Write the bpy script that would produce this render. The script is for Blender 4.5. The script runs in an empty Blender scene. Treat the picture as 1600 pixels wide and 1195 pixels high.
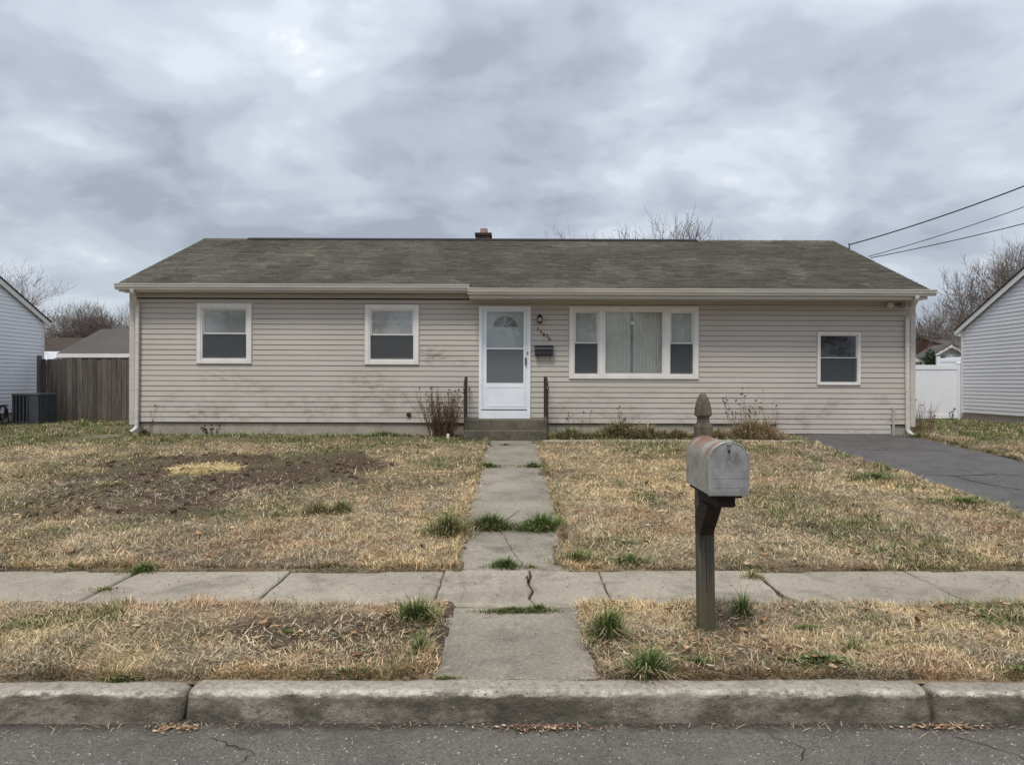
import bpy, math, random
import numpy as np
from mathutils import Vector, Matrix
random.seed(7)
rng = np.random.default_rng(11)
SC = bpy.context.scene
COL = SC.collection
R = math.radians

# ------------------------------------------------------------------ camera, sky, sun, exposure
F = 1150.0
cam_d = bpy.data.cameras.new('camera')
cam = bpy.data.objects.new('camera', cam_d); COL.objects.link(cam)
cam_d.sensor_width = 36.0; cam_d.lens = 36.0 * F / 1600.0
cam.location = (0, 0, 1.5); cam.rotation_euler = (R(90), 0, 0)
cam_d.clip_end = 3000; cam_d.clip_start = 0.05
SC.camera = cam

SUN_EL, SUN_AZ = 60.0, 202.0        # azimuth the light comes from, clockwise from +Y
SKY_GAIN = 3.15
world = bpy.data.worlds.new('World'); SC.world = world; world.use_nodes = True
def build_sky():
    nt = world.node_tree; N = nt.nodes; L = nt.links; N.clear()
    out = N.new('ShaderNodeOutputWorld'); bg = N.new('ShaderNodeBackground'); L.new(bg.outputs[0], out.inputs[0])
    bg.inputs['Strength'].default_value = 0.1
    sky = N.new('ShaderNodeTexSky'); sky.sky_type = 'NISHITA'; sky.sun_disc = False
    sky.sun_elevation = R(SUN_EL); sky.sun_rotation = R(SUN_AZ)
    tc = N.new('ShaderNodeTexCoord')
    sep = N.new('ShaderNodeSeparateXYZ'); L.new(tc.outputs['Generated'], sep.inputs[0])
    def m(op, a, b=None, c=None, clamp=False):
        n = N.new('ShaderNodeMath'); n.operation = op; n.use_clamp = clamp
        for i, v in enumerate((a, b, c)):
            if v is None: continue
            if isinstance(v, (int, float)): n.inputs[i].default_value = v
            else: L.new(v, n.inputs[i])
        return n.outputs[0]
    zc = m('MAXIMUM', sep.outputs['Z'], 0.0)
    den = m('ADD', zc, 0.30)
    px = m('DIVIDE', sep.outputs['X'], den); py = m('DIVIDE', sep.outputs['Y'], den)
    cmb = N.new('ShaderNodeCombineXYZ'); L.new(px, cmb.inputs[0]); L.new(py, cmb.inputs[1]); cmb.inputs[2].default_value = 3.7
    def noise(scale, detail, rough, dist, off):
        mp = N.new('ShaderNodeMapping'); L.new(cmb.outputs[0], mp.inputs[0]); mp.inputs['Location'].default_value = off
        n = N.new('ShaderNodeTexNoise'); L.new(mp.outputs[0], n.inputs['Vector'])
        n.inputs['Scale'].default_value = scale; n.inputs['Detail'].default_value = detail
        n.inputs['Roughness'].default_value = rough; n.inputs['Distortion'].default_value = dist
        return n.outputs['Fac']
    a = noise(1.55, 3.0, 0.45, 0.25, (1.3, 0.4, 0.0))
    b = noise(3.1, 5.0, 0.50, 0.25, (4.2, 7.1, 2.0))
    c = noise(7.0, 7.0, 0.55, 0.5, (9.2, 3.1, 5.0))
    v = m('ADD', m('ADD', m('MULTIPLY', a, 0.46), m('MULTIPLY', b, 0.46)), m('MULTIPLY', c, 0.08))
    ramp = N.new('ShaderNodeValToRGB'); L.new(v, ramp.inputs[0])
    e = ramp.color_ramp.elements
    e[0].position = 0.405; e[0].color = (0.375, 0.408, 0.478, 1)
    e[1].position = 0.615; e[1].color = (0.95, 0.975, 1.0, 1)
    for p, col in ((0.46, (0.47, 0.51, 0.59, 1)), (0.52, (0.585, 0.635, 0.715, 1)), (0.575, (0.71, 0.76, 0.83, 1))):
        k = e.new(p); k.color = col
    ramp.color_ramp.interpolation = 'EASE'
    grad = m('ADD', m('MULTIPLY', zc, 0.85), 0.93)
    gain = m('MULTIPLY', grad, SKY_GAIN * 1.75)
    # low sky pales a little towards the horizon
    hz = m('POWER', m('SUBTRACT', 1.0, zc, clamp=True), 9.0)
    mixh = N.new('ShaderNodeMixRGB'); L.new(m('MULTIPLY', hz, 0.45), mixh.inputs[0]); L.new(ramp.outputs[0], mixh.inputs[1]); mixh.inputs[2].default_value = (0.60, 0.67, 0.77, 1)
    sc = N.new('ShaderNodeVectorMath'); sc.operation = 'SCALE'; L.new(mixh.outputs[0], sc.inputs[0]); L.new(gain, sc.inputs['Scale'])
    mx = N.new('ShaderNodeMixRGB'); mx.inputs[0].default_value = 0.93
    L.new(sky.outputs[0], mx.inputs[1]); L.new(sc.outputs[0], mx.inputs[2])
    L.new(mx.outputs[0], bg.inputs['Color'])
build_sky()
sd = bpy.data.lights.new('sun', 'SUN'); sun = bpy.data.objects.new('sun', sd); COL.objects.link(sun)
sd.energy = 1.5; sd.angle = R(14); sd.color = (1.0, 0.92, 0.82)
_d = Vector((math.sin(R(SUN_AZ)) * math.cos(R(SUN_EL)), math.cos(R(SUN_AZ)) * math.cos(R(SUN_EL)), math.sin(R(SUN_EL))))
sun.rotation_euler = _d.to_track_quat('Z', 'Y').to_euler(); sun.location = (-6, -12, 20)
SC.view_settings.view_transform = 'Standard'; SC.view_settings.look = 'None'
SC.view_settings.exposure = 0.72; SC.view_settings.gamma = 1.0; SC.view_settings.use_curve_mapping = False
SC.cycles.max_bounces = 6; SC.cycles.transparent_max_bounces = 8

# ------------------------------------------------------------------ helpers
def tag(o, label=None, cat=None, group=None, kind=None):
    if label: o['label'] = label
    if cat: o['category'] = cat
    if group: o['group'] = group
    if kind: o['kind'] = kind
    return o
def empty(name, loc=(0, 0, 0), rz=0.0, **k):
    o = bpy.data.objects.new(name, None); COL.objects.link(o); o.location = loc; o.rotation_euler = (0, 0, rz)
    o.empty_display_size = 0.1
    return tag(o, **k)
def link_mesh(name, me, mat, parent=None, loc=None):
    o = bpy.data.objects.new(name, me); COL.objects.link(o)
    if mat is not None and not me.materials: me.materials.append(mat)
    if parent is not None: o.parent = parent
    if loc is not None: o.location = loc
    return o
class MB:
    def __init__(s): s.v = []; s.f = []
    def add(s, vs, fs):
        b = len(s.v); s.v += [tuple(p) for p in vs]; s.f += [tuple(b + i for i in f) for f in fs]; return s
    def box(s, x0, x1, y0, y1, z0, z1):
        return s.add([(x0,y0,z0),(x1,y0,z0),(x1,y1,z0),(x0,y1,z0),(x0,y0,z1),(x1,y0,z1),(x1,y1,z1),(x0,y1,z1)],
                     [(0,3,2,1),(4,5,6,7),(0,1,5,4),(1,2,6,5),(2,3,7,6),(3,0,4,7)])
    def obox(s, c, sx, sy, sz, M=None):
        vs = [Vector((a*sx/2, b*sy/2, d*sz/2)) for d in (-1,1) for a, b in ((-1,-1),(1,-1),(1,1),(-1,1))]
        if M is not None: vs = [M @ p for p in vs]
        return s.add([p + Vector(c) for p in vs], [(0,3,2,1),(4,5,6,7),(0,1,5,4),(1,2,6,5),(2,3,7,6),(3,0,4,7)])
    def extrude(s, prof, a, b, axis='x'):
        # prof: closed list of 2D points; axis x: (y,z); axis y: (x,z); axis z: (x,y)
        def P(u, p):
            return (u, p[0], p[1]) if axis == 'x' else ((p[0], u, p[1]) if axis == 'y' else (p[0], p[1], u))
        n = len(prof)
        vs = [P(a, p) for p in prof] + [P(b, p) for p in prof]
        fs = [(i, (i+1) % n, n + (i+1) % n, n + i) for i in range(n)]
        fs += [tuple(range(n))[::-1], tuple(range(n, 2*n))]
        return s.add(vs, fs)
    def tube(s, pts, rad, n=6, cap=True):
        pts = [Vector(p) for p in pts]
        if not isinstance(rad, (list, tuple)): rad = [rad]*len(pts)
        b = len(s.v); up = None
        for i, p in enumerate(pts):
            d = (pts[min(i+1, len(pts)-1)] - pts[max(i-1, 0)])
            if d.length < 1e-9: d = Vector((0, 0, 1))
            d.normalize()
            if up is None:
                up = d.orthogonal().normalized()
            else:
                up = (up - d * up.dot(d));
                up = up.normalized() if up.length > 1e-6 else d.orthogonal().normalized()
            w = d.cross(up)
            for k in range(n):
                a = 2*math.pi*k/n
                q = p + (up*math.cos(a) + w*math.sin(a))*rad[i]
                s.v.append((q.x, q.y, q.z))
        for i in range(len(pts)-1):
            for k in range(n):
                k2 = (k+1) % n
                s.f.append((b+i*n+k, b+i*n+k2, b+(i+1)*n+k2, b+(i+1)*n+k))
        if cap:
            s.f.append(tuple(b+k for k in range(n))[::-1]); s.f.append(tuple(b+(len(pts)-1)*n+k for k in range(n)))
        return s
    def lathe(s, prof, n=16, c=(0, 0, 0), sq=0.0):
        b = len(s.v)
        for r, z in prof:
            for k in range(n):
                a = 2*math.pi*(k+.5)/n
                s.v.append((c[0]+r*math.cos(a), c[1]+r*math.sin(a), c[2]+z))
        for i in range(len(prof)-1):
            for k in range(n):
                k2 = (k+1) % n
                s.f.append((b+i*n+k, b+i*n+k2, b+(i+1)*n+k2, b+(i+1)*n+k))
        s.f.append(tuple(b+k for k in range(n))[::-1]); s.f.append(tuple(b+(len(prof)-1)*n+k for k in range(n)))
        return s
    def mesh(s, name, smooth=False):
        me = bpy.data.meshes.new(name); me.from_pydata(s.v, [], s.f); me.update()
        if smooth:
            me.polygons.foreach_set('use_smooth', [True]*len(me.polygons))
        return me
    def build(s, name, mat, parent=None, loc=None, smooth=False, bevel=0.0, **k):
        o = link_mesh(name, s.mesh(name, smooth), mat, parent, loc)
        if bevel:
            m = o.modifiers.new('bevel', 'BEVEL'); m.width = bevel; m.segments = 2; m.limit_method = 'ANGLE'
        return tag(o, **k)

def np_mesh(name, verts, faces, loops_per=None, cols=None, smooth=False):
    """verts (n,3); faces list of arrays (m,k)"""
    me = bpy.data.meshes.new(name)
    verts = np.asarray(verts, dtype=np.float32)
    if not isinstance(faces, list): faces = [faces]
    me.vertices.add(len(verts)); me.vertices.foreach_set('co', verts.ravel())
    li = np.concatenate([f.ravel() for f in faces]).astype(np.int32)
    tot = np.concatenate([np.full(len(f), f.shape[1], dtype=np.int32) for f in faces])
    st = np.concatenate([[0], np.cumsum(tot)[:-1]]).astype(np.int32)
    me.loops.add(len(li)); me.loops.foreach_set('vertex_index', li)
    me.polygons.add(len(tot)); me.polygons.foreach_set('loop_start', st); me.polygons.foreach_set('loop_total', tot)
    if smooth: me.polygons.foreach_set('use_smooth', np.ones(len(tot), dtype=bool))
    me.update(calc_edges=True)
    if cols is not None:
        at = me.color_attributes.new('Col', 'FLOAT_COLOR', 'POINT')
        c4 = np.ones((len(verts), 4), dtype=np.float32); c4[:, :3] = cols
        at.data.foreach_set('color', c4.ravel())
    return me

def _hash(ix, iy, seed):
    h = (ix.astype(np.int64)*374761393 + iy.astype(np.int64)*668265263 + seed*1442695041) & 0xffffffff
    h = ((h ^ (h >> 13)) * 1274126177) & 0xffffffff
    h = h ^ (h >> 16)
    return (h & 0xffff) / 65535.0
def vnoise(x, y, scale=1.0, seed=0):
    x = np.asarray(x, float)*scale; y = np.asarray(y, float)*scale
    ix = np.floor(x); iy = np.floor(y); fx = x-ix; fy = y-iy
    fx = fx*fx*(3-2*fx); fy = fy*fy*(3-2*fy)
    a = _hash(ix, iy, seed); b = _hash(ix+1, iy, seed); c = _hash(ix, iy+1, seed); d = _hash(ix+1, iy+1, seed)
    return (a*(1-fx)+b*fx)*(1-fy)+(c*(1-fx)+d*fx)*fy
def fbm(x, y, scale=1.0, seed=0, oct=4, rough=0.5):
    s = 0; a = 1.0; t = 0
    for i in range(oct):
        s = s + a*vnoise(x, y, scale*(2.03**i), seed+i*17); t += a; a *= rough
    return s/t
def sstep(a, b, x):
    t = np.clip((np.asarray(x, float)-a)/(b-a), 0, 1); return t*t*(3-2*t)

# ------------------------------------------------------------------ materials
class NT:
    def __init__(s, name):
        s.m = bpy.data.materials.new(name); s.m.use_nodes = True; s.t = s.m.node_tree; s.N = s.t.nodes; s.L = s.t.links
        s.N.clear(); s.out = s.N.new('ShaderNodeOutputMaterial'); s.b = s.N.new('ShaderNodeBsdfPrincipled'); s.L.new(s.b.outputs[0], s.out.inputs[0])
        s.tc = s.N.new('ShaderNodeTexCoord'); s.geo = s.N.new('ShaderNodeNewGeometry')
    def put(s, sock, v):
        if isinstance(v, bpy.types.NodeSocket): s.L.new(v, sock)
        elif isinstance(v, (tuple, list)) and len(v) == 3 and sock.type == 'RGBA': sock.default_value = (*v, 1)
        else: sock.default_value = v
    def vec(s, space='world', scale=(1, 1, 1), loc=(0, 0, 0)):
        mp = s.N.new('ShaderNodeMapping'); mp.inputs['Scale'].default_value = scale; mp.inputs['Location'].default_value = loc
        s.L.new(s.geo.outputs['Position'] if space == 'world' else s.tc.outputs['Object'], mp.inputs[0]); return mp.outputs[0]
    def noise(s, vec, scale, detail=4, rough=.5, dist=0):
        n = s.N.new('ShaderNodeTexNoise'); s.L.new(vec, n.inputs['Vector'])
        n.inputs['Scale'].default_value = scale; n.inputs['Detail'].default_value = detail; n.inputs['Roughness'].default_value = rough; n.inputs['Distortion'].default_value = dist
        return n.outputs['Fac']
    def voro(s, vec, scale, out='Distance', feat='F1'):
        n = s.N.new('ShaderNodeTexVoronoi'); n.feature = feat; s.L.new(vec, n.inputs['Vector']); n.inputs['Scale'].default_value = scale
        return n.outputs[out]
    def mr(s, v, a, b, c=0., d=1., smooth=True):
        n = s.N.new('ShaderNodeMapRange'); n.interpolation_type = 'SMOOTHSTEP' if smooth else 'LINEAR'
        s.put(n.inputs[0], v)
        for i, q in enumerate((a, b, c, d)): n.inputs[1+i].default_value = q
        return n.outputs[0]
    def math(s, op, a, b=0., clamp=False):
        n = s.N.new('ShaderNodeMath'); n.operation = op; n.use_clamp = clamp; s.put(n.inputs[0], a); s.put(n.inputs[1], b); return n.outputs[0]
    def mix(s, f, a, b, mode='MIX'):
        n = s.N.new('ShaderNodeMixRGB'); n.blend_type = mode; s.put(n.inputs[0], f); s.put(n.inputs[1], a); s.put(n.inputs[2], b); return n.outputs[0]
    def bump(s, h, dist=.01, strength=1.0):
        n = s.N.new('ShaderNodeBump'); n.inputs['Strength'].default_value = strength; n.inputs['Distance'].default_value = dist
        s.put(n.inputs['Height'], h); s.L.new(n.outputs[0], s.b.inputs['Normal'])
    def fin(s, col=None, rough=.8, spec=.3, metal=0.):
        if col is not None: s.put(s.b.inputs['Base Color'], col)
        s.put(s.b.inputs['Roughness'], rough); s.b.inputs['Specular IOR Level'].default_value = spec; s.put(s.b.inputs['Metallic'], metal)
        return s.m
def simple(name, c1, c2=None, scale=3.0, rough=.75, spec=.3, bump=0., bscale=40, metal=0., stretch=(1, 1, 1), space='world', detail=5):
    k = NT(name); v = k.vec(space, stretch)
    if c2 is None: c2 = tuple(x*.82 for x in c1)
    col = k.mix(k.mr(k.noise(v, scale, detail, .6), .3, .7), c1, c2)
    if bump: k.bump(k.noise(v, bscale, 5, .65), bump)
    return k.fin(col, rough, spec, metal)

def m_siding(name, c1, c2, stains):
    k = NT(name); v = k.vec()
    col = k.mix(k.mr(k.noise(v, .55, 4, .6), .35, .7), c1, c2)
    fine = k.noise(k.vec(scale=(1.2, 1, 14)), 5, 5, .6)
    col = k.mix(k.mr(fine, .35, .75, 0, .22), col, tuple(x*.80 for x in c2))
    # grime: low on the wall and in a few splashed spots
    sp = k.N.new('ShaderNodeSeparateXYZ'); k.L.new(k.geo.outputs['Position'], sp.inputs[0])
    if stains:
        low = k.mr(sp.outputs['Z'], .7, 1.7, 1., 0.)
        n = k.mr(k.noise(k.vec(scale=(1, 1, 1.8)), 2.3, 6, .7), .46, .70)
        col = k.mix(k.math('MULTIPLY', k.math('MULTIPLY', low, n), .62), col, (.24, .185, .135))
        for (x, z, r, a) in stains:
            d = k.N.new('ShaderNodeVectorMath'); d.operation = 'DISTANCE'
            k.L.new(k.vec(scale=(1, 0, 1.7)), d.inputs[0]); d.inputs[1].default_value = (x, 0, z*1.7)
            f = k.mr(d.outputs['Value'], 0, r, 1., 0.)
            n2 = k.mr(k.noise(k.vec(scale=(1, 1, 2.4)), 6, 6, .7), .42, .66)
            col = k.mix(k.math('MULTIPLY', k.math('MULTIPLY', f, n2), a), col, (.155, .12, .09))
    k.bump(k.noise(k.vec(scale=(3, 3, 60)), 2, 4, .6), .0012)
    return k.fin(col, .62, .3)
M = {}
M['siding'] = m_siding('beige_vinyl', (.505, .472, .433), (.46, .43, .394), [(-1.55, 2.02, .55, .75), (-2.9, 1.48, .8, .6), (-1.0, 1.9, .3, .4), (-6.2, .95, .6, .6), (-5.0, 1.4, .5, .35), (-2.2, 1.15, .7, .5), (-5.7, 1.55, .8, .35), (-3.8, 1.0, .9, .45), (1.6, 1.2, .6, .25)])
M['siding_cool'] = m_siding('cool_white_vinyl', (.80, .83, .89), (.76, .79, .85), None)
M['siding_grey'] = m_siding('grey_white_vinyl', (.66, .67, .70), (.62, .63, .66), None)
M['trim'] = simple('white_trim_paint', (.74, .735, .72), (.66, .655, .64), 4, .5, .4, .0006, 60)
M['trim_beige'] = simple('beige_aluminium', (.54, .51, .47), (.45, .425, .39), 2.5, .5, .4, 0, stretch=(.5, 1, 4))
M['gutter'] = simple('gutter_enamel', (.62, .605, .565), (.50, .485, .445), 3.0, .4, .45, 0, stretch=(.4, 3, 6))
M['white_vinyl'] = simple('white_fence_vinyl', (.80, .83, .88), (.75, .78, .83), 1.2, .4, .4)
M['door_white'] = simple('door_white_paint', (.80, .84, .90), (.74, .78, .84), 2.5, .4, .45, .0006, 30)
M['inner_door'] = simple('inner_door_paint', (.80, .83, .82), (.74, .77, .76), 3, .5, .3)
M['shade_black'] = simple('painted_shade_black', (.02, .02, .022), rough=.9)  # near-black: shade of siding grooves and the room behind put into colour
M['black_iron'] = simple('black_iron_paint', (.018, .016, .016), (.05, .03, .022), 14, .5, .4, .001, 60)
M['black_metal'] = simple('black_tin', (.012, .012, .02), (.02, .02, .03), 6, .45, .45)
def m_glass(name, tint, refl, rough=.02, painted_sheen=None):
    k = NT(name); k.N.remove(k.b)
    tr = k.N.new('ShaderNodeBsdfTransparent'); tr.inputs[0].default_value = (*tint, 1)
    gl = k.N.new('ShaderNodeBsdfGlossy'); gl.inputs['Roughness'].default_value = rough; gl.inputs[0].default_value = (.95, .97, 1, 1)
    bp = k.N.new('ShaderNodeBump'); bp.inputs['Distance'].default_value = .004; bp.inputs['Strength'].default_value = .35
    k.L.new(k.noise(k.vec(), 2.2, 2, .5), bp.inputs['Height']); k.L.new(bp.outputs[0], gl.inputs['Normal'])
    mx = k.N.new('ShaderNodeMixShader'); k.L.new(tr.outputs[0], mx.inputs[1]); k.L.new(gl.outputs[0], mx.inputs[2])
    fr = k.N.new('ShaderNodeFresnel'); fr.inputs[0].default_value = 1.5
    k.L.new(k.math('ADD', fr.outputs[0], refl, True), mx.inputs[0]); sh = mx.outputs[0]
    if painted_sheen:  # pale mottled diffuse layer puts brightness of reflections and blinds into the panes
        df = k.N.new('ShaderNodeBsdfDiffuse'); df.inputs[0].default_value = (.66, .68, .64, 1)
        m2 = k.N.new('ShaderNodeMixShader'); k.put(m2.inputs[0], k.mr(k.noise(k.vec(), 2.2, 4, .6, .4), .38, .72, painted_sheen*.45, painted_sheen)); k.L.new(sh, m2.inputs[1]); k.L.new(df.outputs[0], m2.inputs[2]); sh = m2.outputs[0]
    k.L.new(sh, k.out.inputs[0]); return k.m
M['glass'] = m_glass('window_glass', (.90, .93, .93), .07, painted_sheen=.42)
M['glass_clear'] = m_glass('picture_glass', (.95, .955, .93), .03, painted_sheen=.20)
M['door_glass'] = m_glass('door_glass', (.94, .96, .95), .03, painted_sheen=.16)
M['glass_dark'] = m_glass('unlit_glass', (.35, .37, .40), .05, painted_sheen=.06)
def m_screen(name, op, col):
    k = NT(name); k.N.remove(k.b)
    tr = k.N.new('ShaderNodeBsdfTransparent'); df = k.N.new('ShaderNodeBsdfDiffuse'); df.inputs[0].default_value = (*col, 1)
    mx = k.N.new('ShaderNodeMixShader'); mx.inputs[0].default_value = op; k.L.new(tr.outputs[0], mx.inputs[1]); k.L.new(df.outputs[0], mx.inputs[2]); k.L.new(mx.outputs[0], k.out.inputs[0]); return k.m
M['screen'] = m_screen('insect_screen', .52, (.09, .10, .108))
M['screen_door'] = m_screen('door_screen', .58, (.17, .195, .21))
M['blind'] = simple('blind_slat', (.82, .83, .80), (.76, .77, .75), 2, .6)
M['vertical_blind'] = simple('vertical_blind_fabric', (.88, .87, .80), (.82, .81, .75), 5, .7, stretch=(4, 1, .3))

def m_concrete(name, c1, c2, dark, speck=.5, bump=.0035):
    k = NT(name); v = k.vec()
    col = k.mix(k.mr(k.noise(v, .9, 6, .62), .32, .68), c1, c2)
    col = k.mix(k.mr(k.noise(v, 2.4, 8, .72, .5), .46, .70, 0, .72), col, dark)
    col = k.mix(k.mr(k.noise(v, 5.5, 8, .75, .2), .54, .72, 0, .5), col, tuple(min(1, x*1.3) for x in c1))
    col = k.mix(k.mr(k.noise(v, 38, 4, .75), .38, .66, 0, .42), col, dark)
    col = k.mix(k.mr(k.noise(k.vec(scale=(1, 2.2, 1)), 17, 8, .8), .54, .68, 0, .6), col, tuple(x*.8 for x in dark))
    vs = k.voro(v, 85); vr = k.voro(v, 85, 'Color')
    sep = k.N.new('ShaderNodeSeparateColor'); k.L.new(vr, sep.inputs[0])
    f = k.math('MULTIPLY', k.mr(vs, .16, .30, 1, 0), k.mr(sep.outputs[0], .80, .86))
    col = k.mix(k.math('MULTIPLY', f, speck), col, (.74, .72, .66))
    f2 = k.math('MULTIPLY', k.mr(k.voro(v, 60), .14, .28, 1, 0), k.mr(sep.outputs[1], .82, .88))
    col = k.mix(k.math('MULTIPLY', f2, .6), col, tuple(x*.4 for x in dark))
    k.bump(k.math('ADD', k.noise(v, 60, 6, .75), k.math('MULTIPLY', k.noise(v, 7, 4, .6), 1.2)), bump)
    return k.fin(col, .88, .25)
M['concrete'] = m_concrete('sidewalk_concrete', (.42, .375, .30), (.32, .285, .225), (.165, .145, .112))
M['walk_concrete'] = m_concrete('exposed_aggregate_concrete', (.37, .332, .268), (.245, .222, .18), (.115, .104, .082), .8, .007)
M['kerb'] = None
def m_kerb():
    k = NT('kerb_concrete'); v = k.vec()
    col = k.mix(k.mr(k.noise(v, 1.3, 6, .65), .3, .7), (.54, .49, .405), (.39, .35, .285))
    col = k.mix(k.mr(k.noise(v, 4, 8, .75, .3), .50, .70, 0, .6), col, (.19, .175, .14))
    col = k.mix(k.mr(k.noise(v, 30, 5, .75), .4, .68, 0, .5), col, (.15, .14, .12))
    col = k.mix(k.mr(k.noise(k.vec(scale=(1, 2, 2)), 15, 8, .8, .3), .53, .66, 0, .75), col, (.10, .09, .07))
    col = k.mix(k.mr(k.noise(v, 19, 8, .8, .2), .56, .68, 0, .6), col, (.66, .62, .54))
    sp = k.N.new('ShaderNodeSeparateXYZ'); k.L.new(v, sp.inputs[0])
    # road grime splashed up the kerb's face: it stops in a ragged line below the arris
    n = k.noise(k.vec(scale=(1.4, 1, 5)), 4.5, 7, .72)
    zz = k.math('ADD', sp.outputs['Z'], k.math('MULTIPLY', k.math('SUBTRACT', n, .5), .11))
    ar = k.math('MULTIPLY', k.mr(sp.outputs['Z'], -.05, -.02), k.mr(sp.outputs['Y'], 3.63, 3.60))
    col = k.mix(k.math('MULTIPLY', ar, k.mr(k.noise(k.vec(scale=(1, 1.5, 1.5)), 11, 8, .78), .46, .58, 0, .85)), col, (.74, .70, .61))
    g = k.mr(zz, -.040, -.018, 1, 0)
    g = k.math('MULTIPLY', g, k.mr(k.noise(k.vec(scale=(1, 1, 2)), 2.6, 7, .7), .36, .60, .45, .97))
    col = k.mix(k.math('MULTIPLY', g, .95), col, k.mix(k.mr(k.noise(k.vec(scale=(1, 2, 3)), 8, 7, .75), .35, .65), (.055, .050, .038), (.115, .104, .080)))
    vc = k.voro(v, 55, 'Color'); s2 = k.N.new('ShaderNodeSeparateColor'); k.L.new(vc, s2.inputs[0])
    f = k.math('MULTIPLY', k.mr(k.voro(v, 55), .16, .30, 1, 0), k.mr(s2.outputs[0], .80, .86))
    col = k.mix(k.math('MULTIPLY', f, .7), col, (.03, .028, .025))
    f = k.math('MULTIPLY', k.mr(k.voro(v, 55), .12, .25, 1, 0), k.mr(s2.outputs[1], .88, .92))
    col = k.mix(k.math('MULTIPLY', f, .6), col, (.70, .67, .60))
    k.bump(k.math('ADD', k.noise(v, 45, 6, .8), k.math('MULTIPLY', k.noise(v, 12, 6, .7), 2.2)), .012)
    return k.fin(col, .9, .2)
M['kerb'] = m_kerb()
M['stoop'] = m_concrete('stoop_concrete', (.205, .185, .145), (.105, .096, .074), (.045, .041, .030), .9, .010)
def m_asphalt(name, c1, c2, speck, thr, dirt):
    k = NT(name); v = k.vec()
    col = k.mix(k.mr(k.noise(v, .8, 5, .6), .3, .7), c1, c2)
    col = k.mix(k.mr(k.noise(v, 90, 3, .7), .35, .65, 0, .6), col, tuple(x*.30 for x in c1))
    vg = k.voro(v, 120, 'Color'); sg = k.N.new('ShaderNodeSeparateColor'); k.L.new(vg, sg.inputs[0])
    col = k.mix(k.mr(sg.outputs[2], 0, 1, 0, .55, False), col, tuple(x*1.9 for x in c1))
    col = k.mix(k.mr(k.noise(v, 2.6, 7, .72, .4), .42, .70, 0, .45), col, tuple(x*.55 for x in c2))
    col = k.mix(k.mr(k.noise(v, 9, 6, .72), .50, .70, 0, .45), col, tuple(x*1.45 for x in c1))
    col = k.mix(k.mr(k.noise(v, 42, 4, .7), .56, .72, 0, .45), col, tuple(x*1.7 for x in c1))
    for sc_, t in ((70, thr), (42, thr+.055)):
        vc = k.voro(v, sc_, 'Color'); s2 = k.N.new('ShaderNodeSeparateColor'); k.L.new(vc, s2.inputs[0])
        f = k.math('MULTIPLY', k.mr(k.voro(v, sc_), .17, .32, 1, 0), k.mr(s2.outputs[0], t, t+.03))
        col = k.mix(k.math('MULTIPLY', f, speck), col, (.62, .60, .55))
    if dirt:
        sp = k.N.new('ShaderNodeSeparateXYZ'); k.L.new(v, sp.inputs[0])
        n = k.noise(v, 5, 6, .7)
        yy = k.math('ADD', sp.outputs['Y'], k.math('MULTIPLY', k.math('SUBTRACT', n, .5), .28))
        col = k.mix(k.mr(yy, 3.44, 3.56, 0, .8), col, (.045, .038, .03))
    k.bump(k.math('ADD', k.noise(v, 110, 4, .8), k.math('MULTIPLY', k.noise(v, 20, 4, .6), .8)), .006)
    return k.fin(col, .85, .3)
M['road'] = m_asphalt('street_asphalt', (.140, .128, .112), (.106, .097, .085), .85, .905, True)
M['driveway'] = m_asphalt('driveway_asphalt', (.108, .103, .100), (.074, .071, .069), .5, .94, False)
def m_vcol(name, rough=.9, noise=None, bump=0., bs=60, trans=0.):
    k = NT(name); a = k.N.new('ShaderNodeVertexColor'); a.layer_name = 'Col'; col = a.outputs[0]
    if noise:
        col = k.mix(k.mr(k.noise(k.vec(), noise[0], 6, .75), .34, .66, noise[1], 0), col, noise[2])
        col = k.mix(k.mr(k.noise(k.vec(), noise[0]*2.7, 4, .75), .50, .68, 0, noise[1]), col, noise[3])
    if bump: k.bump(k.math('ADD', k.noise(k.vec(), bs, 5, .8), k.math('MULTIPLY', k.noise(k.vec(), bs*.22, 4, .6), 2.)), bump)
    return k.fin(col, rough, .12)
M['ground'] = m_vcol('lawn_soil_and_thatch', .95, (22, .7, (.055, .042, .030), (.46, .36, .23)), .018, 45)
M['blade'] = m_vcol('grass_blades', .8)
M['leaf'] = m_vcol('dry_leaves', .75)
M['shingle'] = m_vcol('asphalt_shingle', .95, (16, .40, (.07, .065, .055), (.26, .25, .21)), .003, 200)
def m_wood(name, c1, c2, green=None, zg=None, along='z', rough=.85, sc_=1.0):
    k = NT(name); st = {'z': (14, 14, .9), 'y': (14, .9, 14), 'x': (.9, 14, 14)}[along]
    v = k.vec('world', st)
    n = k.noise(v, 3.0*sc_, 7, .7, .6)
    col = k.mix(k.mr(n, .32, .68), c1, c2)
    col = k.mix(k.mr(k.noise(v, 9*sc_, 4, .7), .60, .72, 0, .8), col, tuple(x*.35 for x in c2))
    if green:
        sp = k.N.new('ShaderNodeSeparateXYZ'); k.L.new(k.geo.outputs['Position'], sp.inputs[0])
        g = k.mr(k.math('ADD', sp.outputs['Z'], k.math('MULTIPLY', k.noise(k.vec(), 6, 4, .6), .25)), zg[0], zg[1], 1, 0)
        col = k.mix(k.math('MULTIPLY', g, .7), col, green)
    oi = k.N.new('ShaderNodeObjectInfo'); 
    col = k.mix(k.mr(oi.outputs['Random'], 0, 1, 0, .62, False), col, tuple(x*.5 for x in c2))
    k.bump(n, .004)
    return k.fin(col, rough, .2)
M['post_wood'] = m_wood('weathered_post_wood', (.185, .17, .135), (.085, .076, .060), (.13, .12, .055), (.2, .5))
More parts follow.
